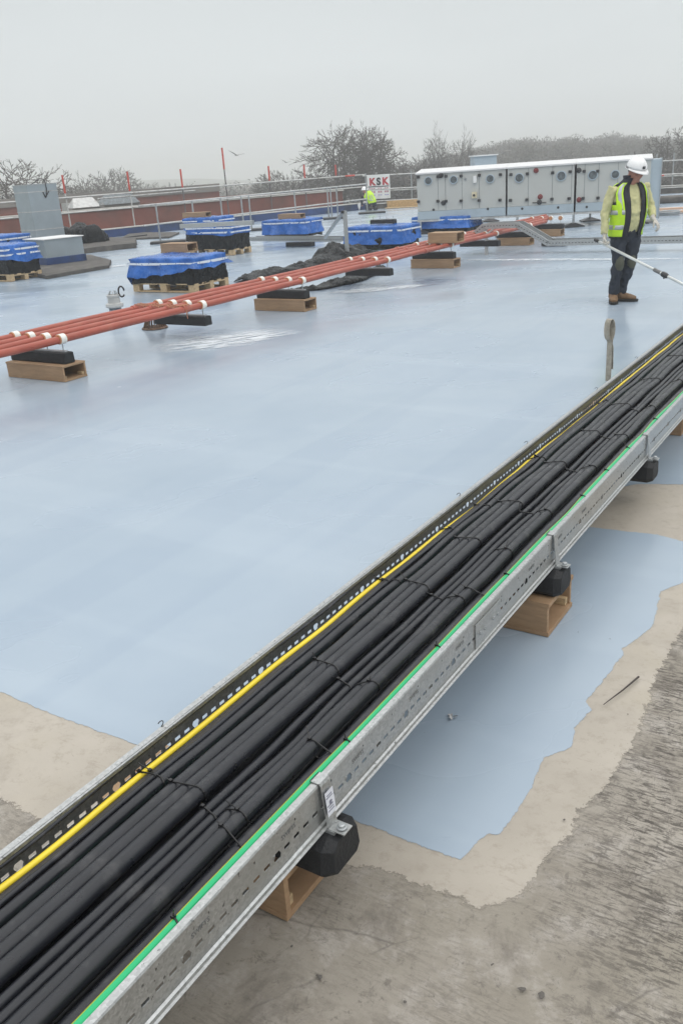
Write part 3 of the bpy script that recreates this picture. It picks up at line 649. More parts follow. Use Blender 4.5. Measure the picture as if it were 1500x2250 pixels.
# ================================================================== WRAPPED STACKS
tape_m, t_, b_ = newmat('printed_tape')
uv_ = t_.nodes.new('ShaderNodeUVMap'); sx_ = t_.nodes.new('ShaderNodeSeparateXYZ'); t_.links.new(uv_.outputs[0], sx_.inputs[0])
w1 = t_.nodes.new('ShaderNodeTexNoise'); w1.inputs['Scale'].default_value = 1; w1.inputs['Detail'].default_value = 1
mp_ = t_.nodes.new('ShaderNodeMapping'); mp_.inputs['Scale'].default_value = (26, .9, 1); t_.links.new(uv_.outputs[0], mp_.inputs[0]); t_.links.new(mp_.outputs[0], w1.inputs['Vector'])
t_.links.new(MIX(t_, MR(t_, w1.outputs['Fac'], .60, .66), (.66, .70, .76), (.14, .22, .42)), b_.inputs['Base Color']); b_.inputs['Roughness'].default_value = .4
def skirt(name, mat, t_, c, ax, w, l, z0f, z1, off, seed, wr=.02, flare=.05, topcover=True, nz_=9, uv=False):
    """sheet wrapped round a block w x l: rows run from the hem z0f(u) up to z1"""
    P = []; X, Y = ax; hw, hl = w / 2 + off, l / 2 + off; per = []
    n1, n2 = 26, 18
    for i in range(n1): per.append((-hw + 2 * hw * i / n1, -hl))
    for i in range(n2): per.append((hw, -hl + 2 * hl * i / n2))
    for i in range(n1): per.append((hw - 2 * hw * i / n1, hl))
    for i in range(n2): per.append((-hw, hl - 2 * hl * i / n2))
    N = len(per); mb = MB()
    for j in range(nz_ + 1):
        v = j / nz_
        for i, (x, y) in enumerate(per):
            d = Vector((x, y, 0)).normalized(); z0 = z0f(i / N); z = z0 + (z1 - z0) * v
            q = Vector((x * 2.1, y * 2.1, z * 3 + seed))
            k = wr * (noise.noise(q * 1.3) + .7 * noise.noise(q * 3.1) + .4 * noise.noise(q * 7)) + flare * (1 - v) ** 2 * (.4 + noise.noise(Vector((i * .21, seed, 0))))
            nx = 1 if abs(abs(x) - hw) < 1e-4 else 0; ny = 1 if abs(abs(y) - hl) < 1e-4 else 0
            o = Vector((math.copysign(nx, x), math.copysign(ny, y), 0)); 
            pos = c + X * (x + o.x * k) + Y * (y + o.y * k) + Vector((0, 0, z + (.3 * wr * noise.noise(q * 4) if v < 1 or topcover else 0)))
            mb.v.append(tuple(pos))
    for j in range(nz_):
        for i in range(N): a = j * N + i; b = j * N + (i + 1) % N; mb.f.append((a, b, b + N, a + N))
    if topcover:
        o = nz_ * N; o2 = len(mb.v)
        for ring, kk in ((1, .8), (2, .45)):
            for i, (x, y) in enumerate(per):
                q = Vector((x * kk * 2.2, y * kk * 2.2, seed))
                mb.v.append(tuple(c + X * x * kk + Y * y * kk + Vector((0, 0, z1 + .012 + .9 * wr * noise.noise(q * 1.6) + .4 * wr * noise.noise(q * 5)))))
        for r_ in range(2):
            b0 = o if r_ == 0 else o2; b1 = o2 if r_ == 0 else o2 + N
            for i in range(N): j = (i + 1) % N; mb.f.append((b0 + i, b0 + j, b1 + j, b1 + i))
        mb.f.append(tuple(o2 + N + i for i in range(N)))
    ob = mb.build(name, mat, t_, smooth=True)
    if uv:
        me = ob.data; u_ = me.uv_layers.new(name='UVMap'); 
        for lp in me.loops:
            vi = lp.vertex_index; u_.data[lp.index].uv = ((vi % N) / N * 2 * (w + l), (vi // N) / nz_)
    return ob
def pallet(t_, c, ax, w, l):
    X, Y = ax; A = (X, Y, Vector((0, 0, 1)))
    for k in range(3): MB().box(c + Y * ((k - 1) * (l / 2 - .05)) + Vector((0, 0, .02)), (w, .095, .02), A).build('base_board', timber, t_)
    for i in range(3):
        for j in range(3): MB().box(c + X * ((i - 1) * (w / 2 - .07)) + Y * ((j - 1) * (l / 2 - .05)) + Vector((0, 0, .07)), (.14, .095, .078), A).build('pallet_block', timber, t_)
    for k in range(3): MB().box(c + X * ((k - 1) * (w / 2 - .07)) + Vector((0, 0, .12)), (.14, l, .02), A).build('cross_board', timber, t_)
    for k in range(5): MB().box(c + Y * ((k - 2) * (l / 4 - .025)) + Vector((0, 0, .14)), (w, .10, .018), A).build('deck_board', timber, t_)
def stack(px, py, ytop, w, l, label, seed, hem=(.28, .12), bands=1, hemside=None, rot=0, blackz=.13, pale=True, flare=.06, group='blue sheeted pallet stacks'):
    """px,py = near bottom corner"""
    p = G(px, py); X = Matrix.Rotation(rot, 3, 'Z') @ NN; Y = Matrix.Rotation(rot, 3, 'Z') @ TT
    c = Vector((p.x, p.y, 0)) - X * w / 2 + Y * l / 2; H = ZAT(p, ytop)
    t_ = thing('wrapped_pallet', (c.x, c.y, 0), label, 'pallet stack', group)
    if pale: pallet(t_, c, (X, Y), w, l)
    MB().box(c + Vector((0, 0, (.15 + H - .02) / 2)), (w - .06, l - .06, H - .17), (X, Y, Vector((0, 0, 1)))).build('board_pack', M('foam_%d' % seed, (.35, .36, .33), .9), t_)
    def bf(u): return blackz + .05 * noise.noise(Vector((u * 11, seed, 3)))
    skirt('black_wrap', black_wrap, t_, c, (X, Y), w, l, bf, H - .06, -.01, seed + 2, .022, .02, False)
    def hf(u):
        h_ = hem[0] + hem[1] * (noise.noise(Vector((u * 6, seed * 1.7, 0))) * 1.7 + .25 * noise.noise(Vector((u * 23, seed, 0))))
        return H - min(H - .12, h_)
    skirt('blue_sheet', blue_tarp, t_, c, (X, Y), w, l, hf, H, .012, seed, .030, flare, True)
    for k in range(bands):
        zb = H - .085 - k * .10
        skirt('printed_tape', tape_m, t_, c, (X, Y), w + .03, l + .03, lambda u: zb - .012 + .02 * noise.noise(Vector((u * 6, seed + k, 7))), zb + .02, .015, seed + 5, .008, 0, False, 2, True)
    return c, X, Y, H
def boxon(px0, px1, py, z, label, dz=.15, l=.27, org=None, rot=0):
    """timber box resting at height z whose lower front edge spans px0..px1 at row py"""
    a = G(px0, py, z); b = G(px1, py, z); L = (b - a).length * .82
    X = Matrix.Rotation(rot, 3, 'Z') @ NN; Y = Matrix.Rotation(rot, 3, 'Z') @ TT
    o = Vector((b.x, b.y, 0)) - Y * 0
    return timber_box(0, l, -L, 0, z, z + dz, label, (Y, X), o, 'loose timber boxes on the stacks')
c1 = stack(430, 645, 568, 1.38, .86, 'nearest blue sheeted stack on a pale pallet with a timber box on top', 11, (.30, .22), flare=.10)
c2 = stack(513, 562, 492, 1.32, .70, 'blue sheeted stack with two printed tape bands and black lower half', 12, (.22, .05), 2, flare=.02)
c2b = stack(478, 540, 478, 1.10, .8, 'blue sheeted stack at the back left with a box on top', 13, (.30, .1), pale=False)
c3 = stack(672, 524, 482, 1.42, .85, 'blue sheeted stack in the middle behind the empty tray', 14, (.44, .14), blackz=.05, pale=False, flare=.12)
c4 = stack(882, 549, 497, 1.42, .85, 'blue sheeted stack behind the red pipes with a rubber bar on top', 15, (.46, .20), blackz=.03, pale=False, flare=.05)
c5 = stack(1025, 511, 474, 1.55, .9, 'blue sheeted stack in front of the air handling unit', 16, (.36, .12), blackz=.03, pale=False, flare=.12)
c0 = stack(26, 620, 541, 1.5, .8, 'blue sheeted stack cut by the left edge of the photo', 17, (.30, .08), 2, flare=.05)
c0b = stack(18, 592, 519, 1.4, .8, 'blue sheeted stack behind the one at the left edge', 18, (.3, .08), pale=False)
boxon(347, 412, 555, c1[3] + .012, 'timber box on top of the nearest blue stack', .15, .28)
boxon(413, 452, 477, c2b[3] + .012, 'timber box on top of the back left blue stack', .13, .25)
boxon(618, 660, 480, c3[3] + .012, 'timber box on top of the middle blue stack', .13, .25)
boxon(955, 1008, 471, c5[3] + .012, 'timber box on the stack in front of the air handling unit', .14, .26)
q = G(975, 534, PZ + PR)
boxon(932, 1003, 534, PZ + PR + .002, 'timber box lying across the red pipes beside the blue stacks', .17, .30)
q = G(842, 491, c4[3] + .03); bkt = rubber_block('rubber_bar', q, .62, NN, q.z, q.z + .085, 'spare black rubber bar with upright studs on a blue stack', 'rubber support bars')
for k in range(4): MB().tube([Vector((q.x, q.y, q.z + .08)) + NN * (k - 1.5) * .17, Vector((q.x, q.y, q.z + .15)) + NN * (k - 1.5) * .17], .006, 6).build('stud', tube_grey, bkt)
# length of trunking lying across the second stack
a = G(398, 497, c2[3] + .06); b = G(556, 489, c2[3] + .06)
o = MB().bar(a, b, .12, .09).build('cable_trunking', galv_m, None, loc=a); tag(o, 'pale galvanised trunking lying across the two-band blue stack', 'trunking')
# ================================================================== BLACK SHEETING HEAP
def heap(name, mat, pts, wd, ht, seed, label, nw=14, cat='sheeting', nz=.75, pw=.5):
    mb = MB(); N = len(pts); n2 = 90
    for i in range(n2 + 1):
        f = i / n2 * (N - 1); k = min(N - 2, int(f)); f -= k; p = Vector(pts[k]).lerp(Vector(pts[k + 1]), f)
        w = wd[k] * (1 - f) + wd[k + 1] * f; h = ht[k] * (1 - f) + ht[k + 1] * f
        d = (Vector(pts[k + 1]) - Vector(pts[k])).normalized(); x = Vector((-d.y, d.x, 0))
        for j in range(nw * 2 + 1):
            u = (j - nw) / nw; q = p + x * u * w * (1 + .25 * noise.noise(Vector((i * .13, u, seed)))); prof = max(0, 1 - u * u) ** pw
            z = .012 + h * prof * (1 - .33 * nz + nz * noise.noise(Vector((q.x * 3, q.y * 3, seed)))) + .05 * prof * abs(noise.noise(Vector((q.x * 8, q.y * 8, seed + 4)))) + .03 * prof * abs(noise.noise(Vector((q.x * 19, q.y * 19, seed + 6))))
            mb.v.append((q.x, q.y, max(.01, z)))
    M_ = nw * 2 + 1
    for i in range(n2):
        for j in range(M_ - 1): a = i * M_ + j; mb.f.append((a, a + 1, a + M_ + 1, a + M_))
    c = Vector(pts[0]); o = mb.build(name, mat, None, smooth=True, loc=(c.x, c.y, 0)); o.modifiers.new('t', 'SOLIDIFY').thickness = .004
    return tag(o, label, cat)
hp = [G(*q) for q in ((530, 621), (585, 606), (640, 598), (690, 590), (742, 577), (790, 566), (850, 562))]
heap('plastic_sheet', black_wrap, hp, [.15, .26, .28, .34, .50, .45, .15], [.06, .12, .10, .15, .33, .20, .05], 3, 'crumpled black plastic sheeting trailing behind the red pipes')
hp = [G(*q) for q in ((640, 642), (700, 636), (760, 622), (820, 600), (842, 592))]
heap('plastic_sheet', black_wrap, hp, [.08, .16, .22, .2, .06], [.04, .05, .09, .12, .04], 8, 'low fold of black plastic sheeting in front of the red pipes')
# ================================================================== STEEL DUCT AND CURB ON THE LEFT
Z3 = Vector((0, 0, 1))
def plate(t_, name, c, sz, ax, mat, bev=.002): return MB().box(c, sz, ax).build(name, mat, t_, bevel=bev)
cw, chh = .95, .75
b0 = G(108, 590); b0.z = 0; H = ZAT(b0, 528)
t_ = thing('roof_curb', (b0.x, b0.y, 0), 'low grey metal roof curb with white top and blue skirting', 'roof curb')
def reach(p, d, px, lo=0, hi=8):
    for _ in range(40):
        m = (lo + hi) / 2
        if (proj(p + d * m)[0] - px) * (1 if proj(p + d)[0] > proj(p)[0] else -1) < 0: lo = m
        else: hi = m
    return m
X = (TT + NN * .25).normalized(); Y = Vector((-X.y, X.x, 0)); wX = reach(b0, X, 190); wY = reach(b0, Y, 66)
cc = b0 + X * wX / 2 + Y * wY / 2
A = (X, Y, Z3)
MB().box(cc + Z3 * (H + .20) / 2, (wX, wY, H - .20), A).build('casing', grey_metal, t_, bevel=.004)
MB().box(cc + Z3 * .115, (wX + .05, wY + .05, .23), A).build('skirting', blue_felt, t_, bevel=.01)
MB().box(cc + Z3 * (H + .012), (wX + .07, wY + .07, .022), A).build('cover', white_paint, t_, bevel=.004)
MB().box(cc + Z3 * (H - .10), (wX + .008, wY + .008, .012), A).build('seam', grey_metal, t_)
# paving/felt slab round the curb
def slab(pts, z0, z1, name, label, mat, cat='roofing slab'):
    mb = MB(); P = []
    for i, a in enumerate(pts):
        b = pts[(i + 1) % len(pts)]; n = max(1, int((Vector(b) - Vector(a)).length / .12))
        for k in range(n):
            q = Vector(a).lerp(Vector(b), k / n); P.append(q + Vector((noise.noise(q * 5), noise.noise(q * 5 + Vector((9, 9, 0))), 0)) * .035)
    n = len(P)
    for z, k in ((z0, .0), (z1 - .02, .015), (z1, -.02)):
        for q in P: mb.v.append((q.x, q.y, z + (.012 * noise.noise(q * 6) if z > z0 else 0)))
    for r_ in range(2):
        for i in range(n): j = (i + 1) % n; mb.f.append((r_ * n + i, r_ * n + j, (r_ + 1) * n + j, (r_ + 1) * n + i))
    mb.f.append(tuple(2 * n + i for i in range(n)))
    c = P[0]; return tag(mb.build(name, mat, None, loc=(c.x, c.y, z0)), label, cat)
slab([G(*q) for q in ((30, 600), (105, 614), (240, 590), (245, 578), (200, 566), (60, 576))], .008, .075, 'felt_slab', 'dark weathered felt slab the low roof curb stands on', felt)
slab([G(*q) for q in ((20, 575), (85, 572), (200, 556), (300, 545), (300, 532), (190, 530), (40, 550))], .008, .14, 'felt_slab', 'dark felt slab behind the low curb under the tall duct', felt)
slab([G(*q) for q in ((262, 529), (372, 524), (395, 514), (290, 514))], .008, .06, 'felt_slab', 'flat grey slab lying near the blue upstand', felt)
p_ = G(215, 534, .14); 
for i, (x0, x1, yy) in enumerate(((205, 300, 541), (273, 322, 524))):
    a, b = G(x0, yy, .05), G(x1, yy - 6, .05); tag(MB().bar(a, b, .12, .08).build('rubber_bar', black_rubber, None, loc=a), ['black rubber bar lying along the felt slab', 'short black bar lying beyond the felt slab'][i], 'rubber bar')
# tall duct
b1 = G(88, 560); b1.z = 0
H = ZAT(b1, 407); wX = reach(b1, X, 150); wY = reach(b1, Y, 57)
def px_w(P): return proj(P)[0]
t_ = thing('steel_duct', (b1.x, b1.y, 0), 'tall grey sheet metal duct box standing on the left', 'duct')
cc = b1 + X * wX / 2 + Y * wY / 2; A = (X, Y, Z3)
MB().box(cc + Z3 * (H / 2), (wX, wY, H), A).build('casing', grey_metal, t_, bevel=.006)
MB().box(cc + Z3 * .07, (wX + .06, wY + .06, .14), A).build('skirting', blue_felt, t_, bevel=.01)
for k, f in enumerate((.90, .62, .36)): MB().box(cc + Z3 * (H * f), (wX + .02, wY + .02, .022), A).build('seam_flange', tube_light, t_)
MB().box(cc + Z3 * (H + .004), (wX + .03, wY + .03, .03), A).build('top_flange', tube_grey, t_)
fr = b1 + X * wX * .55 - Y * .02
MB().tube([fr + Z3 * (H + .02) - X * .35, fr + Z3 * (H + .16) - X * .05, fr + Z3 * (H + .10) + X * .05, fr + Z3 * (H - .12) + X * .07, fr + Z3 * (H - .34) + X * .02, fr + Z3 * (H - .36), fr + Z3 * (H - .2) - X * .05], .012, 7).build('hanging_cable', dark_plastic, t_, smooth=True)
MB().tube([fr + Z3 * (H - .33) + X * .01, fr + Z3 * (H - .25) + X * .08, fr + Z3 * (H - .19) + X * .13], .014, 7).build('hanging_cable', dark_plastic, t_, smooth=True)
# black sheeted heap beside the duct
hp = [G(*q) for q in ((150, 547), (175, 545), (200, 543), (216, 540))]
ob = heap('plastic_sheet', black_wrap, hp, [.45, .5, .5, .45], [.66, .70, .64, .45], 21, 'bulky bundle of black plastic sheeting leaning beside the tall duct', 14, 'sheeting', .22, .25)
# ================================================================== PARAPET, RAILS, SCAFFOLD
Z3 = Vector((0, 0, 1))
A0 = Vector((EL.x, EL.y, 0)); B0 = Vector((CORN.x, CORN.y, 0)); LW = (B0 - A0).length
par = thing('roof_parapet', A0, 'low dark and blue roof edge upstand with a pale metal capping', 'parapet')
mid = (A0 + B0) / 2
MB().box(mid + Z3 * .13, (LW, .14, .26), (ed, eo, Z3)).build('upstand', blue_felt, par)
MB().box(mid + Z3 * .28 + eo * .02, (LW + .1, .22, .035), (ed, eo, Z3)).build('capping', coping, par)
p2 = thing('roof_parapet', B0, 'low timber edged upstand along the far roof edge', 'parapet')
C1 = B0 + rd * 24
MB().box((B0 + C1) / 2 + Z3 * .10, (24, .12, .20), (rd, Vector((-rd.y, rd.x, 0)), Z3)).build('upstand', felt, p2)
MB().box((B0 + C1) / 2 + Z3 * .215, (24.1, .2, .03), (rd, Vector((-rd.y, rd.x, 0)), Z3)).build('capping', coping, p2)
q0 = VP(852, 450, B0, rd); q1 = VP(960, 448, B0, rd); rn = Vector((rd.y, -rd.x, 0))
if rn.y > 0: rn = -rn
q0.z = q1.z = 0
tag(MB().box((q0 + q1) / 2 + rn * .12 + Z3 * .16, ((q1 - q0).length, .04, .30), (rd, rn, Z3)).build('timber_upstand_board', osb, None, loc=q0), 'pale chipboard panel along the far roof edge left of the air handling unit', 'board')
tag(MB().bar(q0 + rn * .35 + Z3 * .03, q1 + rn * .35 + Z3 * .03, .25, .03).build('timber_plank', bright_ply, None, loc=q0), 'pale plank on the roof in front of the chipboard panel', 'plank')
# scaffold edge protection outside the left edge
sA = A0 + eo * 1.0; sc = thing('scaffold_rail', sA, 'scaffold tube guard rail beyond the left roof edge', 'guard rail')
def onl(px, off, base=None, d=None):
    P0 = (base or A0) + eo * off; q = VP(px, 450, P0, d or ed); q.z = 0; return q
l0 = onl(-60, 1.0); l1 = onl(806, 1.0)
def railline(yl, o_):  # keep rails level
    return
za = ZAT(onl(300, 1.0), 422); zb = ZAT(onl(760, 1.0), 388); zt = (za + zb) / 2
MB().tube([l0 + Z3 * zt, l1 + Z3 * zt], .026, 8).build('guard_tube', tube_light, sc)
zt2 = zt - .5; MB().tube([l0 + Z3 * zt2 - eo * .06, l1 + Z3 * zt2 - eo * .06], .026, 8).build('guard_tube', tube_light, sc)
MB().tube([onl(217, 1.15) + Z3 * (zt - .12), onl(433, 1.15) + Z3 * (zt - .10)], .024, 8).build('guard_tube', tube_light, sc)
poles = [(142, 386, 425), (288, 378, 420), (404, 373, 412), (499, 326, 372), (595, 366, 398), (672, 363, 393), (740, 363, 390)]
for i, (px, yt, yr) in enumerate(poles):
    q = onl(px + (2 if i else 6), 1.06); z1 = ZAT(q, yt); z2 = ZAT(q, yr)
    t_ = thing('scaffold_pole', (q.x, q.y, -9.5), ['red tipped scaffold pole just right of the tall duct', 'red tipped scaffold pole second from the left', 'red tipped scaffold pole behind the back left blue stack', 'tallest scaffold pole, with one gull flying beside it', 'red tipped scaffold pole behind the middle blue stack', 'red tipped scaffold pole just left of the big bare tree', 'red tipped scaffold pole in front of the big bare tree'][i], 'scaffold pole', 'red tipped scaffold poles along the roof edge')
    MB().tube([(q.x, q.y, -9.5), (q.x, q.y, z1)], .025, 8).build('pole', tube_light if i in (0, 1) else M('dull_pole_%d' % i, (.12, .11, .11), .6), t_)
    MB().tube([(q.x, q.y, z2), (q.x, q.y, z1 + .02)], .034, 8).build('red_sleeve', red_sleeve, t_)
    MB().box((q.x, q.y, zt), (.1, .1, .09)).build('coupler', tube_grey, t_)
# freestanding handrail with counterweights, inside the edge
b1_ = G(803, 470); b2_ = G(720, 482); b1_.z = b2_.z = 0; hd = (b1_ - b2_).normalized(); hn = Vector((-hd.y, hd.x, 0))
def onh(px): q = VP(px, 470, b1_, hd); q.z = 0; return q
hr = thing('roof_handrail', b1_, 'grey freestanding roof handrail with counterweight feet across the back', 'handrail')
e0, e1 = onh(307), onh(807)
MB().tube([e0 + Z3 * 1.1, e1 + Z3 * 1.1], .024, 8).build('top_rail', tube_light, hr)
MB().tube([onh(313) + Z3 * .55, e1 + Z3 * .55], .024, 8).build('mid_rail', tube_light, hr)
for px in (345, 425, 488, 533, 550, 650, 722, 729, 742, 807):
    q = onh(px); MB().tube([q, q + Z3 * 1.12], .025, 8).build('post', tube_grey, hr)
for px, s in ((718, 1), (805, 1), (540, 1), (350, 1)):
    q = onh(px) - hn * (.25 if hn.y > 0 else -.25)
    MB().box(q + Z3 * .04, (1.05, .5, .08), (Vector((1, 0, 0)), Vector((0, 1, 0)), Z3)).build('counterweight', dark_plastic, hr, bevel=.03)
# rails along the far edge, either side of the air handling unit
fr_ = thing('guard_rail', B0, 'scaffold guard rails along the far roof edge behind the grey units', 'guard rail')
P0 = B0 - rn * .5; P0.z = 0
def onr(px): q = VP(px, 450, P0, rd); q.z = 0; return q
k0 = onr(800); k1 = onr(1620); zt3 = ZAT(onr(900), 380); ztr = ZAT(onr(1470), 355)
for fz, o_ in ((1, 0), (.58, .05), (.52, -.05), (.22, .05)):
    MB().tube([k0 + Z3 * zt3 * fz + rn * o_, k1 + Z3 * ztr * fz + rn * o_], .027, 8).build('guard_tube', tube_light, fr_)
for px in (806, 905, 1435, 1472, 1580): q = onr(px); MB().tube([q - Z3 * .2, q + Z3 * (zt3 + .1)], .026, 8).build('post', tube_grey, fr_)
q = onr(1443); MB().tube([q + Z3 * ztr * .58 + rn * .05 - rd * .18, q + Z3 * ztr * .58 + rn * .05 + rd * .18], .036, 8).build('red_sleeve', red_sleeve, fr_)
l_ = [onl(762, .98) + Z3 * zt, onl(782, .98) + Z3 * zt]
MB().tube(l_, .036, 8).build('red_sleeve', red_sleeve, sc)
# KSK banner
b0 = VP(806, 383, P0, rd); b1 = VP(856, 383, P0, rd); zb0 = ZAT(b0, 385); zb1 = ZAT(b0, 438); wB = (b1 - b0).length
ban = thing('site_banner', (b0.x, b0.y, zb1), 'white site banner with big red and black letters KSK on the rail', 'banner')
Ab = (rd, rn, Z3); bc = Vector((b0.x, b0.y, 0)) + rd * wB / 2 + rn * .05; hB = zb0 - zb1
MB().box(bc + Z3 * (zb0 + zb1) / 2, (wB, .012, hB), Ab).build('banner_sheet', white_paint, ban)
ink_r = M('banner_red', (.42, .02, .03), .5); ink_k = M('banner_black', (.015, .015, .02), .5); ink_p = M('banner_pink', (.45, .22, .26), .6); ink_b = M('banner_blue', (.25, .22, .5), .6)
mw = Matrix(((rd.x, 0, rn.x, 0), (rd.y, 0, rn.y, 0), (0, 1, 0, 0), (0, 0, 0, 1)))
for ch, dx, im in (('K', -.27, ink_r), ('S', .01, ink_k), ('K', .30, ink_r)):
    text_mesh(ch, hB * .40, .004, 'banner_letter', im, Matrix.Translation(bc + rn * .010 + rd * dx * wB + Z3 * (zb1 + hB * .70)) @ mw, ban, off=.02)
MB().box(bc + rn * .010 + Z3 * (zb1 + hB * .51), (wB * .92, .008, hB * .035), Ab).build('banner_line', ink_k, ban)
for row, im in ((.42, ink_p), (.29, ink_p), (.16, ink_b)):
    for k in range(9): 
        if k not in (3, 6): MB().box(bc + rn * .010 + rd * ((k - 4) * wB * .098 + .0) + Z3 * (zb1 + hB * row), (wB * .07, .006, hB * (.075 if im is ink_p else .03)), Ab).build('banner_print', im, ban)
# ================================================================== NEIGHBOURING BRICK ROOFS
def zline(pa, pb, Y0, Y1, nm, label, mats, zbot=-9.5, th=.35, cp=.10, cat='building'):
    a = AT(pa[0], pa[1], Y0); b = AT(pb[0], pb[1], Y1); zt_ = (a.z + b.z) / 2; a.z = b.z = 0; d = (b - a).normalized(); n = Vector((-d.y, d.x, 0))
    t_ = thing(nm, (a.x, a.y, zbot), label, cat); L = (b - a).length; m = (a + b) / 2
    MB().box(m + Z3 * (zt_ + zbot) / 2, (L, th, zt_ - zbot), (d, n, Z3)).build('brick_wall', mats[0], t_)
    MB().box(m + Z3 * (zt_ + cp / 2), (L + .1, th + .12, cp), (d, n, Z3)).build('coping', mats[1], t_)
    return t_, a, b, d, n, zt_
w1 = zline((-140, 495), (748, 418), 37.5, 46.5, 'brick_building', 'long low red brick building with pale coping beyond the left roof edge', (brickwall, coping))
t_, a, b, d, n, zt1 = w1
w2 = zline((-140, 459), (480, 428), 50, 58, 'brick_building', 'second brick building behind the first, with a dark roof edge', (brickwall, concrete_far), cp=.45)
t2, a2, b2, d2, n2, zt2_ = w2
q = [a, b, b + n * 9, a + n * 9]; MB().hexa([v + Z3 * (zt1 - .55) for v in q] + [v + Z3 * (zt1 - .45) for v in q]).build('flat_roof', concrete_far, t_)
MB().hexa([v + Z3 * -9.5 for v in (a + n * 8.8, b + n * 8.8, b + n * 9, a + n * 9)] + [v + Z3 * zt1 for v in (a + n * 8.8, b + n * 8.8, b + n * 9, a + n * 9)]).build('brick_wall', brickwall, t_)
q = [a2, b2, b2 + n2 * 12, a2 + n2 * 12]; MB().hexa([v + Z3 * (zt2_ - .3) for v in q] + [v + Z3 * (zt2_ - .1) for v in q]).build('flat_roof', concrete_far, t2)
for px, py, w, h, lb in ((185, 455, 1.3, .55, 'small glazed rooflight on the brick building, left one'), (262, 452, 1.7, .6, 'small glazed rooflight on the brick building, right one')):
    c = AT(px, py, 43); c.z = 0; zr = zt1 - .3
    r_ = thing('rooflight', (c.x, c.y, zr), lb, 'rooflight', 'rooflights on the brick building')
    MB().box(c + Z3 * (zr + h / 2 - .1), (w, 1, h), (d, n, Z3)).build('kerb', concrete_far, r_)
    MB().add([c + d * (-w / 2) - n * .6 + Z3 * (zr + h - .1), c + d * (w / 2) - n * .6 + Z3 * (zr + h - .1), c + d * (w / 2) + n * .6 + Z3 * (zr + h - .1), c - d * (w / 2) + n * .6 + Z3 * (zr + h - .1), c + d * (-w / 2 + .2) + Z3 * (zr + h + .32), c + d * (w / 2 - .2) + Z3 * (zr + h + .32)], [(0, 1, 5, 4), (3, 4, 5, 2), (0, 4, 3), (1, 2, 5), (0, 3, 2, 1)]).build('glazing', glass_dark if px > 200 else tube_light, r_)
c = AT(215, 450, 45); c.z = 0; tag(MB().box(c + Z3 * (zt1 - .1), (3.2, 1.2, .9), (d, n, Z3)).build('roof_plant_box', M('plant_box', (.32, .33, .32), .7), None, loc=c), 'flat grey plant box between the two rooflights', 'plant box')
# distant houses in the haze
hw_m = M('far_render', (.55, .53, .50), .8); hr_m = M('far_tiles', (.16, .09, .075), .9)
def house(x, y, w, l, h, label, rz=0):
    z = hgt(x, y); t_ = thing('house', (x, y, z), label, 'house', 'far houses in the haze'); X = Vector((cos(rz), sin(rz), 0)); Y = Vector((-sin(rz), cos(rz), 0)); c = Vector((x, y, z))
    MB().box(c + Z3 * h / 2, (w, l, h), (X, Y, Z3)).build('wall', hw_m, t_)
    MB().add([c + X * (a_ * w * .53) + Y * (b_ * l * .55) + Z3 * h for a_, b_ in ((-1, -1), (1, -1), (1, 1), (-1, 1))] + [c + X * (a_ * w * .53) + Z3 * (h + l * .32) for a_ in (-1, 1)], [(0, 1, 5, 4), (2, 3, 4, 5), (0, 4, 3), (1, 2, 5), (0, 3, 2, 1)]).build('roof', hr_m, t_)
    for k in (-.3, 0, .3):
        for zz in (.3, .72): MB().box(c + X * (k * w) - Y * (l / 2 + .02) + Z3 * (h * zz), (1.2, .08, 1.2), (X, Y, Z3)).build('window', glass_dark, t_)
for i, (px, D, w) in enumerate(((328, 260, 12), (452, 300, 14), (590, 230, 9), (520, 340, 16))):
    q = AT(px, 420, D); house(q.x, q.y, w, 8, 5.5, ['pale house far off below the left skyline', 'pale house in the haze left of the tallest pole', 'small pale house near the dark conifer', 'most distant pale house right of the tallest pole'][i], .3 * i)
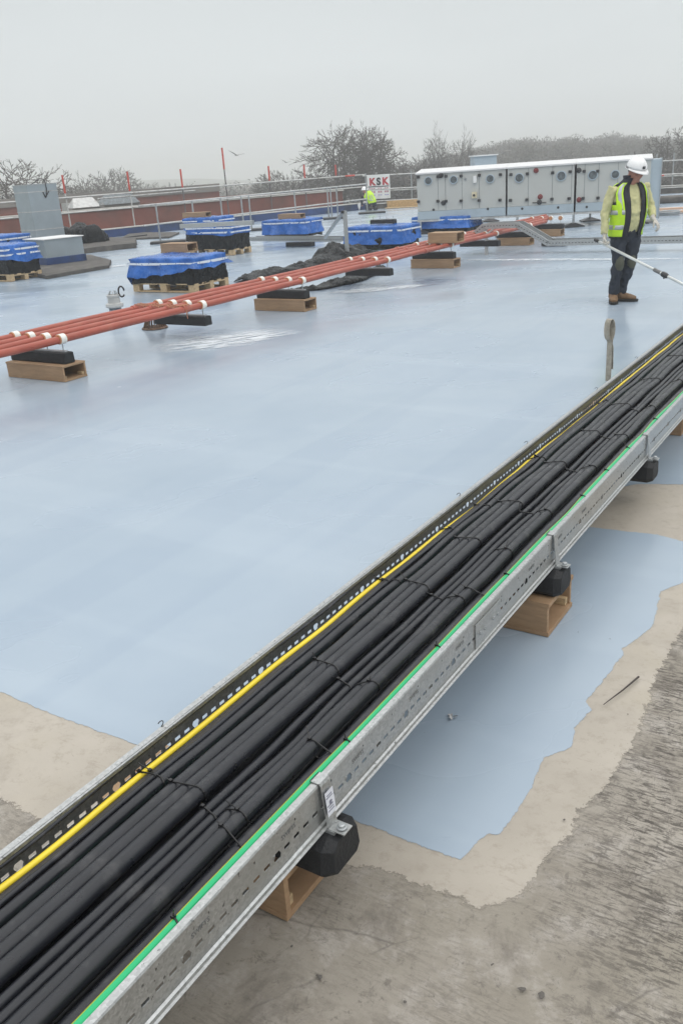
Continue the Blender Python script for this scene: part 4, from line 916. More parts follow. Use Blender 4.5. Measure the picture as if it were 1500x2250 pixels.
# ================================================================== TREES
def bare_tree(seed, tips=1500, rx=.5, z0=.22, bulge=.6, r0=.028, mr_=.0009, lean=0, fork=.30, droop=0):
    """unit-height tree: tips spread through a crown volume are gathered back into limbs and one trunk"""
    rnd = random.Random(seed); tr, cr = MB(), MB(); T_ = []
    cz = (1 + z0) / 2; rz = (1 - z0) / 2
    lobes = [(Vector((rnd.uniform(-.5, .5) * rx, rnd.uniform(-.5, .5) * rx, cz + rnd.uniform(-.35, .45) * rz)), rnd.uniform(.45, .7)) for _ in range(9)]
    while len(T_) < tips:
        c, k = rnd.choice(lobes); u = Vector((rnd.gauss(0, 1), rnd.gauss(0, 1), rnd.gauss(0, 1))).normalized() * rnd.random() ** .38
        p = c + Vector((u.x * rx * k, u.y * rx * k, u.z * rz * k))
        q = Vector((p.x / rx, p.y / rx, (p.z - cz) / rz))
        if q.length < 1: T_.append(p)
    rt = r0 / sqrt(tips)
    def seg(a, b, ra, rb, lv, n):
        k = 3 if n > 6 else 2; pts = [a]
        for i in range(1, k + 1):
            q = a.lerp(b, i / k)
            if i < k: q = q + Vector((rnd.gauss(0, 1), rnd.gauss(0, 1), rnd.gauss(0, .6))) * (b - a).length * .07
            pts.append(q)
        (tr if n > tips * .10 else cr).tube(pts, [ra + (rb - ra) * i / k for i in range(k + 1)], 6 if n > tips * .1 else 3, False)
    def go(p, S_, lv, ra):
        n = len(S_)
        if n == 1:
            seg(p, S_[0], ra, mr_ * .7, lv, 1)
            d = S_[0] - p
            for _ in range(2):
                q = p + d * rnd.uniform(.35, .8); e_ = (d.normalized() + Vector((rnd.gauss(0, .5), rnd.gauss(0, .5), rnd.gauss(.15, .4)))).normalized() * d.length * rnd.uniform(.3, .6); cr.tube([q, q + e_], [mr_ * .8, mr_ * .55], 3, False)
            return
        cen = sum(S_, Vector((0, 0, 0))) / n
        ax = Vector((rnd.gauss(0, 1), rnd.gauss(0, 1), rnd.gauss(0, .5))).normalized()
        if n > 3:
            for _ in range(4):      # power step towards the widest axis
                ax = sum(((q - cen) * (q - cen).dot(ax) for q in S_[::max(1, n // 40)]), Vector((0, 0, 0)))
                ax = ax.normalized() if ax.length > 1e-9 else Vector((1, 0, 0))
        S_ = sorted(S_, key=lambda q: q.dot(ax)); m = int(n * rnd.uniform(.30, .70)) or 1; m = min(n - 1, m)
        for G_ in (S_[:m], S_[m:]):
            c = sum(G_, Vector((0, 0, 0))) / len(G_); f = fork if len(G_) > 1 else 1
            q = p.lerp(c, f * rnd.uniform(.8, 1.2)) if len(G_) > 1 else G_[0]
            q = q + Vector((0, 0, (.02 if len(G_) > 20 else 0) - droop * .01))
            r1 = max(mr_, rt * len(G_) ** .5 * 1.0)
            if len(G_) > 1: seg(p, q, min(ra, r1 * 1.15), r1, lv, len(G_)); go(q, G_, lv + 1, r1)
            else: go(p, G_, lv + 1, max(mr_, min(ra, r1)))
    base = Vector((0, 0, 0)); top = Vector((lean, 0, z0 * .8)); tr.tube([base, base.lerp(top, .5) + Vector((.008, .004, 0)), top], [r0 * 1.25, r0 * 1.0, r0 * .95], 8, False)
    go(top, T_, 0, r0 * .95)
    return tr, cr
PROTO = {}
def proto(key, **kw):
    if key not in PROTO:
        tr, cr = bare_tree(**kw); ms = []
        top = sorted(v[2] for v in cr.v)[-30]
        for nm, mb, m in (('trunk', tr, bark), ('crown', cr, twigm)):
            me = bpy.data.meshes.new(nm); me.from_pydata([tuple(c / top for c in v) for v in mb.v], [], mb.f); me.materials.append(m); ms.append(me)
        PROTO[key] = ms
    return PROTO[key]
def put_tree(key, px, ytop, D, label, name='bare_tree', group='bare winter trees', rz=0, sx=1.0, base=None):
    q = AT(px, ytop, D); z0 = hgt(q.x, q.y) if base is None else base; H = q.z - z0
    t_ = thing(name, (q.x, q.y, z0), label, 'tree', group); t_.rotation_euler.z = rz; t_.scale = (H * sx, H * sx, H)
    for me in PROTO[key]:
        o = bpy.data.objects.new(me.name, me); COL.objects.link(o); o.parent = t_
    return t_
proto('big', seed=5, tips=2600, rx=.29, z0=.50, r0=.020, mr_=.0012)
proto('mid', seed=11, tips=1900, rx=.24, z0=.46, r0=.018, mr_=.0013)
proto('round', seed=23, tips=1600, rx=.34, z0=.42, r0=.018, mr_=.0016)
proto('birch', seed=31, tips=900, rx=.19, z0=.40, r0=.013, mr_=.0009, fork=.25)
put_tree('big', 757, 270, 74, 'big bare oak with a round crown behind the roof corner', rz=1.0, sx=1.0)
put_tree('mid', 818, 280, 78, 'bare tree merging with the big oak on its right', rz=2.5, sx=.82)
put_tree('mid', 34, 350, 60, 'gnarled bare tree behind the tall duct at the left edge', rz=.4, sx=1.25)
put_tree('round', 218, 372, 105, 'rounded bare tree in light haze right of the duct', rz=.2, sx=1.05)
put_tree('round', 185, 400, 110, 'lower bare tree left of the rounded hazy one', rz=2.0, sx=1.25)
put_tree('round', 148, 408, 105, 'low bare tree beside the leftmost red tipped pole', rz=4.0, sx=1.2)
put_tree('round', 640, 372, 88, 'low bushy bare tree left of the big oak', rz=3.0, sx=1.05)
put_tree('mid', 688, 380, 92, 'thin bare tree between the low bushy one and the oak', rz=1.4, sx=.9)
put_tree('birch', 965, 282, 95, 'pale feathery bare birch above the left grey unit', rz=.3, sx=.8)
put_tree('birch', 1005, 288, 100, 'second bare birch just right of the first', rz=1.9, sx=.75)
put_tree('round', 905, 345, 100, 'low bare tree right of the banner', rz=5, sx=1.2)
put_tree('round', 860, 372, 96, 'low bare tree directly behind the banner', rz=2.4, sx=1.3)
put_tree('mid', 1490, 280, 80, 'dark bare tree at the right edge of the photo', rz=2.2, sx=1.0)
put_tree('round', 320, 402, 190, 'faint bare tree left of the twin conifers', rz=1.1, sx=1.4)
# conifers
def conifer(px, ytop, D, label, w=.28, seed=1):
    rnd = random.Random(seed); q = AT(px, ytop, D); z0 = hgt(q.x, q.y); H = q.z - z0; t_ = thing('conifer', (q.x, q.y, z0), label, 'tree', 'dark conifers in the haze')
    MB().tube([(q.x, q.y, z0), (q.x, q.y, z0 + H * .9)], [H * .02, H * .004], 6).build('trunk', bark, t_)
    mb = MB()
    for k in range(1400):
        f = rnd.random() ** .7; z = z0 + H * (1 - f * .93); rr = H * w * f * (.55 + .45 * rnd.random()) * (1 + .2 * sin(f * 40)); a = rnd.uniform(0, 2 * pi); s = H * .045 * (.5 + f)
        c = Vector((q.x + rr * cos(a), q.y + rr * sin(a), z)); o = Vector((cos(a), sin(a), -.5)) * s; p_ = Vector((-sin(a), cos(a), rnd.uniform(-.4, .4))) * s * .5
        mb.add([c - o * .4 - p_, c + o, c - o * .4 + p_], [(0, 1, 2)])
    mb.build('crown', evergreen, t_, fix=False)
conifer(580, 383, 150, 'pointed dark conifer right of the tallest scaffold pole', .22, 3)
conifer(567, 404, 160, 'short conifer at the foot of the pointed one', .4, 8)
conifer(372, 400, 260, 'left one of the twin hazy conifers', .2, 4); conifer(385, 402, 262, 'right one of the twin hazy conifers', .2, 5)
conifer(462, 404, 230, 'broad hazy evergreen left of the tallest pole', .5, 6); conifer(508, 408, 200, 'low hazy evergreen by the tallest pole', .6, 7)
# far woods: twiggy masses
def woods(name, crowns, mat, label, seed, per=520, fine=1.0):
    rnd = random.Random(seed); mb = MB()
    for (x, y, z0, H, W_) in crowns:
        hc = min(H * .30, W_ * .95); lob = [(Vector((rnd.gauss(0, .38), rnd.gauss(0, .38), rnd.uniform(-.5, .55))), rnd.uniform(.35, .6)) for _ in range(7)]
        for k in range(per):
            lc, lr_ = rnd.choice(lob); u = Vector((rnd.gauss(0, 1), rnd.gauss(0, 1), rnd.gauss(0, 1))).normalized() * rnd.random() ** .45 * lr_ + lc
            c = Vector((x + u.x * W_, y + u.y * W_, z0 + H - hc + u.z * hc - (.0 if rnd.random() < .7 else rnd.random() * (H - hc) * .8)))
            o = (u * .8 + Vector((rnd.gauss(0, .6), rnd.gauss(0, .6), rnd.gauss(.15, .5)))).normalized() * fine * rnd.uniform(.35, .8); p_ = o.orthogonal().normalized() * fine * rnd.uniform(.05, .14); p_ = Matrix.Rotation(rnd.uniform(0, 6), 3, o.normalized()) @ p_
            mb.add([c - o * .5 - p_, c - o * .5 + p_, c + o * .5], [(0, 1, 2)])
        mb.tube([(x, y, z0), (x, y, z0 + H * .75)], [H * .018, H * .008], 4, False)
    return tag(mb.build(name, mat, None, fix=False), label, 'woodland', None, 'stuff')
rnd = random.Random(99); cr1 = []
prof = [(860, 375), (900, 352), (950, 340), (1010, 338), (1060, 318), (1100, 308), (1150, 296), (1190, 312), (1240, 292), (1290, 306), (1340, 286), (1390, 300), (1430, 292), (1480, 300), (1540, 290), (1620, 280), (1700, 285)]
def yp(px):
    for (a, ya), (b, yb) in zip(prof, prof[1:]):
        if a <= px <= b: return ya + (yb - ya) * (px - a) / (b - a)
    return 340
for k in range(230):
    px = rnd.uniform(870, 1690); D = rnd.uniform(150, 260); yy = yp(px) - 5 + abs(rnd.gauss(0, 7)) + (260 - D) * .13; q = AT(px, yy, D); z0 = hgt(q.x, q.y) ; cr1.append((q.x, q.y, z0, min(30, q.z - z0), rnd.uniform(4, 8)))
woods('far_woodland', cr1, twigm, 'hazy bare woodland rising on the right skyline', 3, 900, 1.15)
cr2 = []
for k in range(120):
    px = rnd.uniform(840, 1700); D = rnd.uniform(66, 120); yy = 383 - (px - 840) * .07 + rnd.gauss(6, 8); q = AT(px, yy, D); z0 = hgt(q.x, q.y); cr2.append((q.x, q.y, z0, q.z - z0, rnd.uniform(2, 3.4)))
woods('scrub', cr2, twigm, 'dark scrub and bare bushes just beyond the far roof edge', 4, 760, .8)
cr3 = []
for k in range(150):
    px = rnd.uniform(-120, 840); D = rnd.uniform(120, 420); yy = 440 - px * .07 - rnd.uniform(0, 16) + 4; q = AT(px, yy, D); z0 = hgt(q.x, q.y); cr3.append((q.x, q.y, z0, max(3, q.z - z0), rnd.uniform(3, 9)))
woods('valley_trees', cr3, twigm, 'scattered hedges and trees in the hazy valley on the left', 5, 420, 1.3)
# gulls
gull_m = M('gull', (.45, .45, .45), .7); gull_d = M('gull_wing', (.16, .16, .17), .7)
for px, py, D, s, lb in ((520, 341, 60, .62, 'gull gliding right beside the tallest scaffold pole'), (629, 357, 75, .5, 'smaller gull flying between the poles and the big tree')):
    c = AT(px, py, D); t_ = thing('gull', c, lb, 'bird', 'gulls over the roof')
    MB().tube([c + Vector((-.22, 0, .02)) * s, c + Vector((-.05, 0, 0)) * s, c + Vector((.15, 0, .01)) * s, c + Vector((.26, 0, .03)) * s], [.02 * s, .075 * s, .06 * s, .015 * s], 8).build('body', gull_m, t_, smooth=True)
    for sg, up in ((-1, .26), (1, .05)):
        mb = MB(); mb.add([c + Vector((.08, 0, .02)) * s, c + Vector((-.08, 0, .02)) * s, c + Vector((sg * .38 - .05, sg * .2, up)) * s, c + Vector((sg * .36 + .07, sg * .2, up)) * s, c + Vector((sg * .8, sg * .3, up * 1.05 + (.05 if sg > 0 else .25))) * s], [(0, 1, 2, 3), (3, 2, 4)])
        o = mb.build('wing', gull_d, t_, fix=False); o.modifiers.new('t', 'SOLIDIFY').thickness = .012
# ================================================================== AIR HANDLING UNIT
ad = Vector((.95, -.31, 0)).normalized(); an = Vector((-ad.y, ad.x, 0)); AP = G(1260, 499); AP.z = 0; AA = (ad, an, Z3)
def onA(px, py=450): q = VP(px, py, AP, ad); return q
zF = ZAT(AP, 466); zP = ZAT(AP, 447); zT = ZAT(AP, 361)
mods = [(916, 1110.5), (1113, 1260), (1263, 1425)]
for i, (x0, x1) in enumerate(mods):
    a = onA(x0); b = onA(x1); a.z = b.z = 0; L = (b - a).length; dpt = 1.5; m = (a + b) / 2 + an * dpt / 2
    t_ = thing('air_handling_unit', (a.x, a.y, 0), ['left section of the grey air handling unit, with a yellow isolator', 'middle section of the grey air handling unit with a red dial', 'right section of the grey air handling unit behind the worker'][i], 'air handling unit', 'sections of the air handling unit')
    MB().box(m + Z3 * (zP + zT) / 2, (L - .02, dpt, zT - zP), AA).build('casing', ahu_grey, t_, bevel=.006)
    MB().box(m + Z3 * (zF + zP) / 2, (L - .015, dpt + .02, zP - zF - .004), AA).build('base_frame', ahu_base, t_)
    MB().box(m + Z3 * (zF - .03), (L + .02, dpt, .05), AA).build('base_rail', tube_light, t_)
    c = m + Z3 * zT; w, l = L / 2 + .02, dpt / 2 + .035
    MB().add([c + ad * (s * w) + an * (u * l) + Z3 * z for z, ls in ((0, 1), (.035, 1)) for s, u in ((-1, -1), (1, -1), (1, 1), (-1, 1))] + [c + ad * (s * w) + Z3 * .12 for s in (-1, 1)], [(3, 2, 1, 0), (0, 1, 5, 4), (2, 3, 7, 6), (4, 5, 9, 8), (6, 7, 8, 9), (1, 2, 6, 9, 5), (3, 0, 4, 8, 7)]).build('roof', ahu_top, t_)
    def put(px, py, mk): q = onA(px, py) - an * .002; mk(q)
    F = 1 / 3.75; X_ = lambda u: 900 + u * F; Y_ = lambda v: 330 + v * F
    seams = [[235, 295, 430, 572], [972, 1168, 1325], [1430, 1545, 1700]][i]
    for u in seams:
        q = onA(X_(u)); q.z = 0; MB().box(q - an * .001 + Z3 * (zP + zT) / 2, (.012, .006, zT - zP - .03), AA).build('door_seam', M('seam_%d%d' % (i, u), (.22, .235, .24), .6), t_)
    for u, v, r_ in [[(152, 252, 29), (360, 243, 29), (660, 235, 30)], [(900, 228, 32), (1246, 212, 34)], [(1505, 205, 33), (1690, 200, 30)]][i]:
        q = onA(X_(u), Y_(v)); rr = r_ * F * .0135
        MB().lathe(q, [(rr, -.0), (rr, -.03), (rr * .82, -.035), (rr * .78, -.012)], 20, (ad, Z3, an)).build('porthole', ahu_base, t_)
        MB().lathe(q, [(rr * .8, -.014), (rr * .5, -.016)], 20, (ad, Z3, an)).build('porthole_glass', glass_dark, t_)
    for u, v in [[(70, 222), (232, 218), (298, 214), (422, 212), (572, 206), (746, 201), (72, 424), (232, 420), (298, 420), (422, 418), (570, 414), (742, 411)], [(832, 201), (967, 194), (1175, 186), (1318, 177), (828, 412), (963, 408), (1168, 403), (1310, 398)], [(1434, 174), (1546, 172), (1425, 396), (1548, 394)]][i]:
        q = onA(X_(u), Y_(v)); MB().box(q - an * .03, (.075, .06, .065), AA).build('door_handle', dark_plastic, t_, bevel=.008)
    for u, v, im in [[(257, 208, dark_plastic), (276, 434, dark_plastic)], [(1038, 168, red_plastic), (1072, 384, red_plastic), (1066, 428, dark_plastic)], [(1390, 166, dark_plastic), (1392, 408, red_plastic)]][i]:
        q = onA(X_(u), Y_(v)); MB().lathe(q, [(.062, 0), (.062, -.02), (.035, -.03), (.03, -.06), (.0, -.062)], 14, (ad, Z3, an)).build('pressure_dial', im, t_)
    if i == 0:
        q = onA(X_(537), Y_(240)); MB().box(q - an * .03, (.085, .06, .16), AA).build('control_box', white_paint, t_, bevel=.006)
        q = onA(X_(532), Y_(370)); MB().box(q - an * .04, (.12, .08, .15), AA).build('isolator_switch', M('isolator_cream', (.62, .55, .38), .5), t_, bevel=.006)
        MB().lathe(q - an * .08, [(.03, 0), (.03, -.03)], 12, (ad, Z3, an)).build('switch_knob', dark_plastic, t_)
        q = onA(X_(457), Y_(240)); MB().lathe(q, [(.035, 0), (.035, -.012), (.02, -.012), (.02, 0)], 14, (ad, Z3, an)).build('test_port', tube_grey, t_)
    if i == 1:
        q0_, q1_ = onA(X_(1008), Y_(433)), onA(X_(1122), Y_(430)); MB().tube([q0_ - an * .02, q1_ - an * .02], .012, 6).build('drain_pipe', dark_plastic, t_)
    for u, v in [[(195, 490), (642, 484)], [(924, 482), (1220, 472)], [(1455, 468)]][i]:
        q = onA(X_(u), Y_(v)); MB().lathe(q, [(.03, .0), (.03, -.015)], 10, (ad, Z3, an)).build('lifting_hole', dark_plastic, t_)
# feet of the unit
for i, (px, py, front) in enumerate(((922, 0, 1), (1136, 0, 1), (1260, 499, 1), (1400, 0, 1), (1076, 487, 0), (1184, 478, 0), (1295, 486, 0))):
    if front: q = onA(px); q.z = 0
    else: q = G(px, py); q.z = 0
    t_ = thing('equipment_foot', q, 'black foot of the air handling unit, ' + ['under its left front corner', 'under the middle section, front row', 'under the joint by the pipes', 'behind the worker, front row', 'in the back row, leftmost', 'in the back row, behind the pipe ends', 'in the back row just left of the worker'][i], 'equipment foot', 'feet carrying the air handling unit')
    MB().add([q + Vector((x * w, y * w, z)) for w, z in ((.24, .008), (.24, .03), (.05, .10)) for x, y in ((-1, -.7), (1, -.7), (1, .7), (-1, .7))], [(3, 2, 1, 0), (0, 1, 5, 4), (1, 2, 6, 5), (2, 3, 7, 6), (3, 0, 4, 7), (4, 5, 9, 8), (5, 6, 10, 9), (6, 7, 11, 10), (7, 4, 8, 11), (8, 9, 10, 11)]).build('foot_pad', dark_plastic, t_)
    MB().tube([q + Z3 * .09, q + Z3 * (zF - .05)], .03, 8).build('leg', tube_grey, t_)
# end plenum and the unit behind
a = onA(1416); a.z = 0; t_ = thing('duct_plenum', (a.x, a.y, 0), 'blue grey sheet metal end section right of the worker', 'duct')
MB().box(a + ad * .16 + an * .7 + Z3 * (zT + .12) / 2, (.34, 1.3, zT - .12), AA).build('casing', ahu_base, t_, bevel=.01)
for k in (-.165, .165): MB().box(a + ad * (.16 + k) + an * .7 + Z3 * (zT + .12) / 2, (.02, 1.34, zT - .08), AA).build('flange', tube_grey, t_)
a = AT(1041, 350, 31); z1 = ZAT(a, 343); z0_ = zT - .3; wd = (AT(1090, 350, 31) - a).length
t_ = thing('roof_cowl', (a.x, a.y, z0_), 'small blue grey box rising behind the left grey unit', 'cowl')
MB().box(Vector((a.x + wd / 2, a.y + .4, (z1 + 0) / 2)), (wd, .8, z1 - .0)).build('casing', ahu_base, t_)
MB().box(Vector((a.x + wd / 2, a.y + .4, z1)), (wd + .1, .9, .04)).build('cover', white_paint, t_)
# ================================================================== SECOND (EMPTY) TRAY WITH RAMP
mesh_m = galv_m
def ladder(pts, w, h, nm, label, ax=None):
    t_ = thing(nm, pts[0], label, 'cable tray'); 
    for a, b in zip(pts, pts[1:]):
        a = Vector(a); b = Vector(b); d = (b - a).normalized(); sd_ = d.cross(Z3).normalized(); up = sd_.cross(d)
        for s in (-1, 1):
            MB().box((a + b) / 2 + sd_ * s * w / 2, ((b - a).length + .02, .004, h), (d, sd_, up)).build('side_rail', mesh_m, t_)
            MB().box((a + b) / 2 + sd_ * s * (w / 2 - .012) + up * h / 2, ((b - a).length, .024, .003), (d, sd_, up)).build('rail_flange', mesh_m, t_)
        n = int((b - a).length / .06); slots = MB()
        for k in range(n):
            slots.box(a + d * (k + .5) * .06 - sd_ * w / 2 * 0 - up * (h / 2 - .004), (.028, w - .006, .003), (d, sd_, up))
        o = slots.build('rung', mesh_m, t_); o['kind'] = 'stuff'
        sl = MB()
        for k in range(n): 
            for s in (-1, 1): sl.box(a + d * (k + .5) * .06 + sd_ * s * (w / 2 + .0026) + up * .0, (.030, .001, .012), (d, sd_, up))
        o = sl.build('slot', dark_plastic, t_); o['kind'] = 'stuff'
    return t_
r0 = G(1560, 527, .17); r1 = G(1208, 531, .20); r0.z = r1.z = .19
hd2 = (r1 - r0).normalized(); t1 = G(1130, 492, .60); t2 = G(1068, 497, .58); t1.z = t2.z = .58; b3 = G(1020, 520, .22); b3.z = .22
tA = VP(1142, 489, r1, hd2); tB = VP(1068, 491, r1, hd2); tA.z = tB.z = ZAT(tA, 493); tC = VP(1025, 515, r1, hd2); tC.z = .22
far_ = G(553, 524, .2); far_.z = .2
ladder([r0 + (r0 - r1) * .6, r1, tA, tB, tC], .36, .10, 'cable_tray', 'empty galvanised tray ramping over the red pipes and running off right')
g0 = G(758, 523, .22); g0.z = .2
ladder([g0, far_], .30, .10, 'cable_tray', 'empty galvanised tray left of the upright steel post')
for px, py, lb in ((1217, 541, 'black rubber foot under the foot of the tray ramp'), (660, 542, 'black rubber foot under the empty tray left of the post')):
    q = G(px, py, .0); q.z = 0; bk = rubber_block('rubber_tray_foot', q, .5 if px > 1000 else .8, NN, .01, .11, lb, 'rubber feet under the empty tray'); 
    MB().box(q + Z3 * .135, (.04, .05, .06)).build('bracket', tube_light, bk)
# goal post and short post
q = G(764, 578); q.z = 0; zt_ = ZAT(q, 463); t_ = thing('steel_post', q, 'upright galvanised steel channel post with a slanting brace', 'post')
MB().box(q + Z3 * zt_ / 2, (.065, .05, zt_), (NN, TT, Z3)).build('upright', galv_m, t_)
MB().box(q + Z3 * .02, (.2, .2, .012), (NN, TT, Z3)).build('foot_plate', galv_m, t_)
q2 = AT(713, 523, q.y + 2.6); MB().bar(q + Z3 * (zt_ - .02) + Vector((-.03, 0, 0)), q2, .05, .05).build('brace', tube_grey, t_)
MB().box(q + Z3 * (zt_ - .02) + Vector((-.05, 0, 0)), (.05, .06, .05)).build('end_cap', dark_plastic, t_)
q = G(1068, 560); q.z = 0; zt_ = ZAT(q, 512); t_ = thing('steel_post', q, 'short galvanised post standing in front of the red pipes', 'post')
MB().box(q + Z3 * zt_ / 2, (.055, .045, zt_), (NN, TT, Z3)).build('upright', tube_light, t_)
MB().bar(q + Z3 * (zt_ - .03), q + Z3 * (zt_ + .10) + NN * .14 + TT * .1, .05, .02).build('bracket', tube_light, t_)
# ================================================================== THINGS AT THE RIGHT BACK
a, b = G(1398, 470), G(1530, 455)
for i, (u, v, w, lb) in enumerate(((G(1436, 466, .06), G(1560, 462, .06), .28, 'pale timber plank on the roof near the right edge, front one'), (G(1440, 460, .1), G(1560, 454, .1), .22, 'pale timber plank behind the front one at the right edge'), (G(1385, 474, .04), G(1450, 462, .04), .12, 'thin pinkish batten behind the worker'))):
    tag(MB().bar(u, v, w, .05).build('timber_plank', M('pink_timber_%d' % i, (.62, .42, .30), .8), None, loc=u), lb, 'plank', 'loose planks by the right edge')
q = G(1463, 474); q.z = 0; ho = MB()
for k in range(3): ho.tube([q + Vector((.30 * cos(a_) * (1 + .05 * k), .30 * sin(a_) * (1 + .05 * k), .03 + .035 * k)) for a_ in [j * .35 for j in range(20)]], .018, 6)
tag(ho.build('hose_coil', tube_grey, None, smooth=True, loc=q), 'coil of grey hose lying by the planks behind the worker', 'hose')
q = G(1431, 468); q.z = 0; zt_ = ZAT(q, 436); t_ = thing('laser_level', q, 'yellow instrument on a small tripod behind the worker', 'level')
for k in range(3): MB().tube([q + Z3 * zt_ * .55, q + Vector((.22 * cos(k * 2.1 + .4), .22 * sin(k * 2.1 + .4), .01))], .014, 6).build('tripod_leg', dark_plastic, t_)
MB().box(q + Z3 * (zt_ * .75), (.20, .16, zt_ * .4)).build('housing', M('yellow_case', (.50, .36, .06), .5), t_, bevel=.02)
MB().lathe(q + Z3 * (zt_ * .95), [(.11, 0), (.11, .02), (.05, .03)], 12).build('head', M('level_head', (.55, .5, .4), .5), t_)
q = G(1450, 446); tag(MB().box(q + Z3 * .1, (5.5, 1.0, .2), (rd, rn, Z3)).build('membrane_roll', felt, None, loc=q, bevel=.06), 'long dark roll of roofing felt by the far edge at right', 'roll')
# bucket
q = G(785, 462); q.z = 0; zt_ = ZAT(q, 447); t_ = thing('bucket', q, 'white bucket beside the kneeling worker in the background', 'bucket')
MB().lathe(q, [(.13, .01), (.165, zt_), (.155, zt_), (.12, .04)], 18).build('tub', white_paint, t_, smooth=False)
MB().tube([q + Vector((.16 * cos(a_), .0, zt_ + .10 * sin(a_))) for a_ in [k * pi / 8 for k in range(9)]], .005, 5).build('handle', tube_grey, t_)
# ================================================================== SMALL THINGS ON THE FLOOR
q = G(993, 1580); sp_ = MB(); rnd = random.Random(4)
for k in range(16):
    a_ = rnd.uniform(0, 2 * pi); r_ = rnd.uniform(.008, .022); sp_.add([q + Vector((0, 0, .010)), q + Vector((r_ * cos(a_), r_ * sin(a_), .010 + rnd.uniform(0, .012))), q + Vector((r_ * cos(a_ + .5), r_ * sin(a_ + .5), .010))], [(0, 1, 2)])
tag(sp_.build('plaster_crumb', M('plaster', (.42, .42, .42), .8), None, loc=q, fix=False), 'pale crumb of plaster splashed on the blue coating under the tray', 'debris')
a, b = G(1325, 1548, .012), G(1402, 1487, .012)
tag(MB().tube([a, (a + b) / 2 + Vector((.006, 0, .002)), b], [.0015, .003, .004], 6).build('twig', M('twig_dark', (.06, .05, .045), .8), None, loc=a), 'dark thin stick lying on the beige primer', 'twig')
stm = M('grit', (.11, .10, .09), .9); 
pts_ = [(700, 2148, .012), (1412, 1568, .004), (1380, 1570, .004), (1340, 1403, .0035), (1269, 1389, .0035), (1192, 2190, .014), (1150, 2175, .012), (1238, 1800, .006), (633, 1980, .007), (640, 2080, .006), (1080, 2120, .008), (890, 2200, .006)]
for i, (x, y, r_) in enumerate(pts_):
    r_ *= .62; q = G(x, y, .006); mb = MB(); mb.lathe(q, [(r_ * .8, 0), (r_, r_ * .25), (r_ * .5, r_ * .5)], 7); mb.v = [tuple(Vector(v) + Vector((noise.noise(Vector(v) * 70 + Vector((i * 9, 0, 0))) * r_ * 1.3, noise.noise(Vector(v) * 70 + Vector((0, i * 7, 5))) * r_ * 1.3, 0))) for v in mb.v]
    tag(mb.build('stone_chip', stm, None, loc=q), 'small dark stone chip on the floor %s' % ['at the bottom left of the pale box shadow', 'right of the stick on the primer', 'just below the stick end', 'right of the timber box', 'on blue below the timber box', 'at the bottom right, largest', 'at the bottom right beside the largest', 'on the primer edge', 'left of the near timber box', 'below the near timber box', 'in the middle of the brushed concrete', 'near the bottom edge'][i], 'stone', 'stone chips on the floor')
# ================================================================== PEOPLE
def etube(mb, pts, rad, side, n=14):
    """closed tube with elliptical rings; rad = [(r_side, r_other)]"""
    pts = [Vector(p) for p in pts]; o = len(mb.v); N = len(pts)
    for i, p in enumerate(pts):
        d = (pts[min(i + 1, N - 1)] - pts[max(i - 1, 0)]).normalized(); x = (side - d * side.dot(d)).normalized(); y = d.cross(x)
        rx, ry = rad[i] if isinstance(rad[i], tuple) else (rad[i], rad[i])
        for k in range(n): a = 2 * pi * k / n; mb.v.append(tuple(p + x * rx * cos(a) + y * ry * sin(a)))
    for i in range(N - 1):
        for k in range(n): a = o + i * n + k; b = o + i * n + (k + 1) % n; mb.f.append((a, b, b + n, a + n))
    mb.f.append(tuple(o + k for k in range(n))[::-1]); mb.f.append(tuple(o + (N - 1) * n + k for k in range(n)))
def ball(mb, c, r, ax=None, n=12):
    X, Y, Z = ax or (Vector((1, 0, 0)), Vector((0, 1, 0)), Vector((0, 0, 1))); r = r if isinstance(r, tuple) else (r, r, r); c = Vector(c); o = len(mb.v); m = n // 2 + 1
    for i in range(m + 1):
        t = pi * i / m
        for k in range(n): a = 2 * pi * k / n; mb.v.append(tuple(c + X * r[0] * (sin(t) + 1e-3) * cos(a) + Y * r[1] * (sin(t) + 1e-3) * sin(a) + Z * r[2] * cos(t)))
    for i in range(m):
        for k in range(n): a = o + i * n + k; b = o + i * n + (k + 1) % n; mb.f.append((a, b, b + n, a + n))
    mb.f.append(tuple(o + k for k in range(n))[::-1]); mb.f.append(tuple(o + m * n + k for k in range(n)))
def remesh(mb, name, mat, parent, vox=.012, sm=4, disp=0, dscale=9):
    me = bpy.data.meshes.new('tmp'); me.from_pydata(mb.v, [], mb.f); me.update()
    bm = bmesh.new(); bm.from_mesh(me); bmesh.ops.recalc_face_normals(bm, faces=bm.faces); bm.to_mesh(me); bm.free()
    o = bpy.data.objects.new('tmp', me); COL.objects.link(o); r = o.modifiers.new('r', 'REMESH'); r.mode = 'VOXEL'; r.voxel_size = vox
    if sm: s = o.modifiers.new('s', 'SMOOTH'); s.iterations = sm; s.factor = .5
    bpy.context.view_layer.update(); m2 = bpy.data.meshes.new_from_object(o.evaluated_get(bpy.context.evaluated_depsgraph_get())); bpy.data.objects.remove(o)
    m2.name = name
    if disp:
        nr = [v.normal.copy() for v in m2.vertices]
        for v, q in zip(m2.vertices, nr): v.co += q * disp * (noise.noise(v.co * dscale) + .6 * noise.noise(v.co * dscale * 2.2))
    m2.transform(Matrix.Translation(-Vector(parent.location))); m2.materials.clear(); m2.materials.append(mat); m2.polygons.foreach_set('use_smooth', [True] * len(m2.polygons))
    ob = bpy.data.objects.new(name, m2); COL.objects.link(ob); ob.parent = parent; return ob
skin = M('skin', (.42, .20, .145), .5, var=.12, scale=20)
jumper = M('jumper', (.52, .50, .27), .9, var=.10, scale=10, bump=.3, bscale=40)
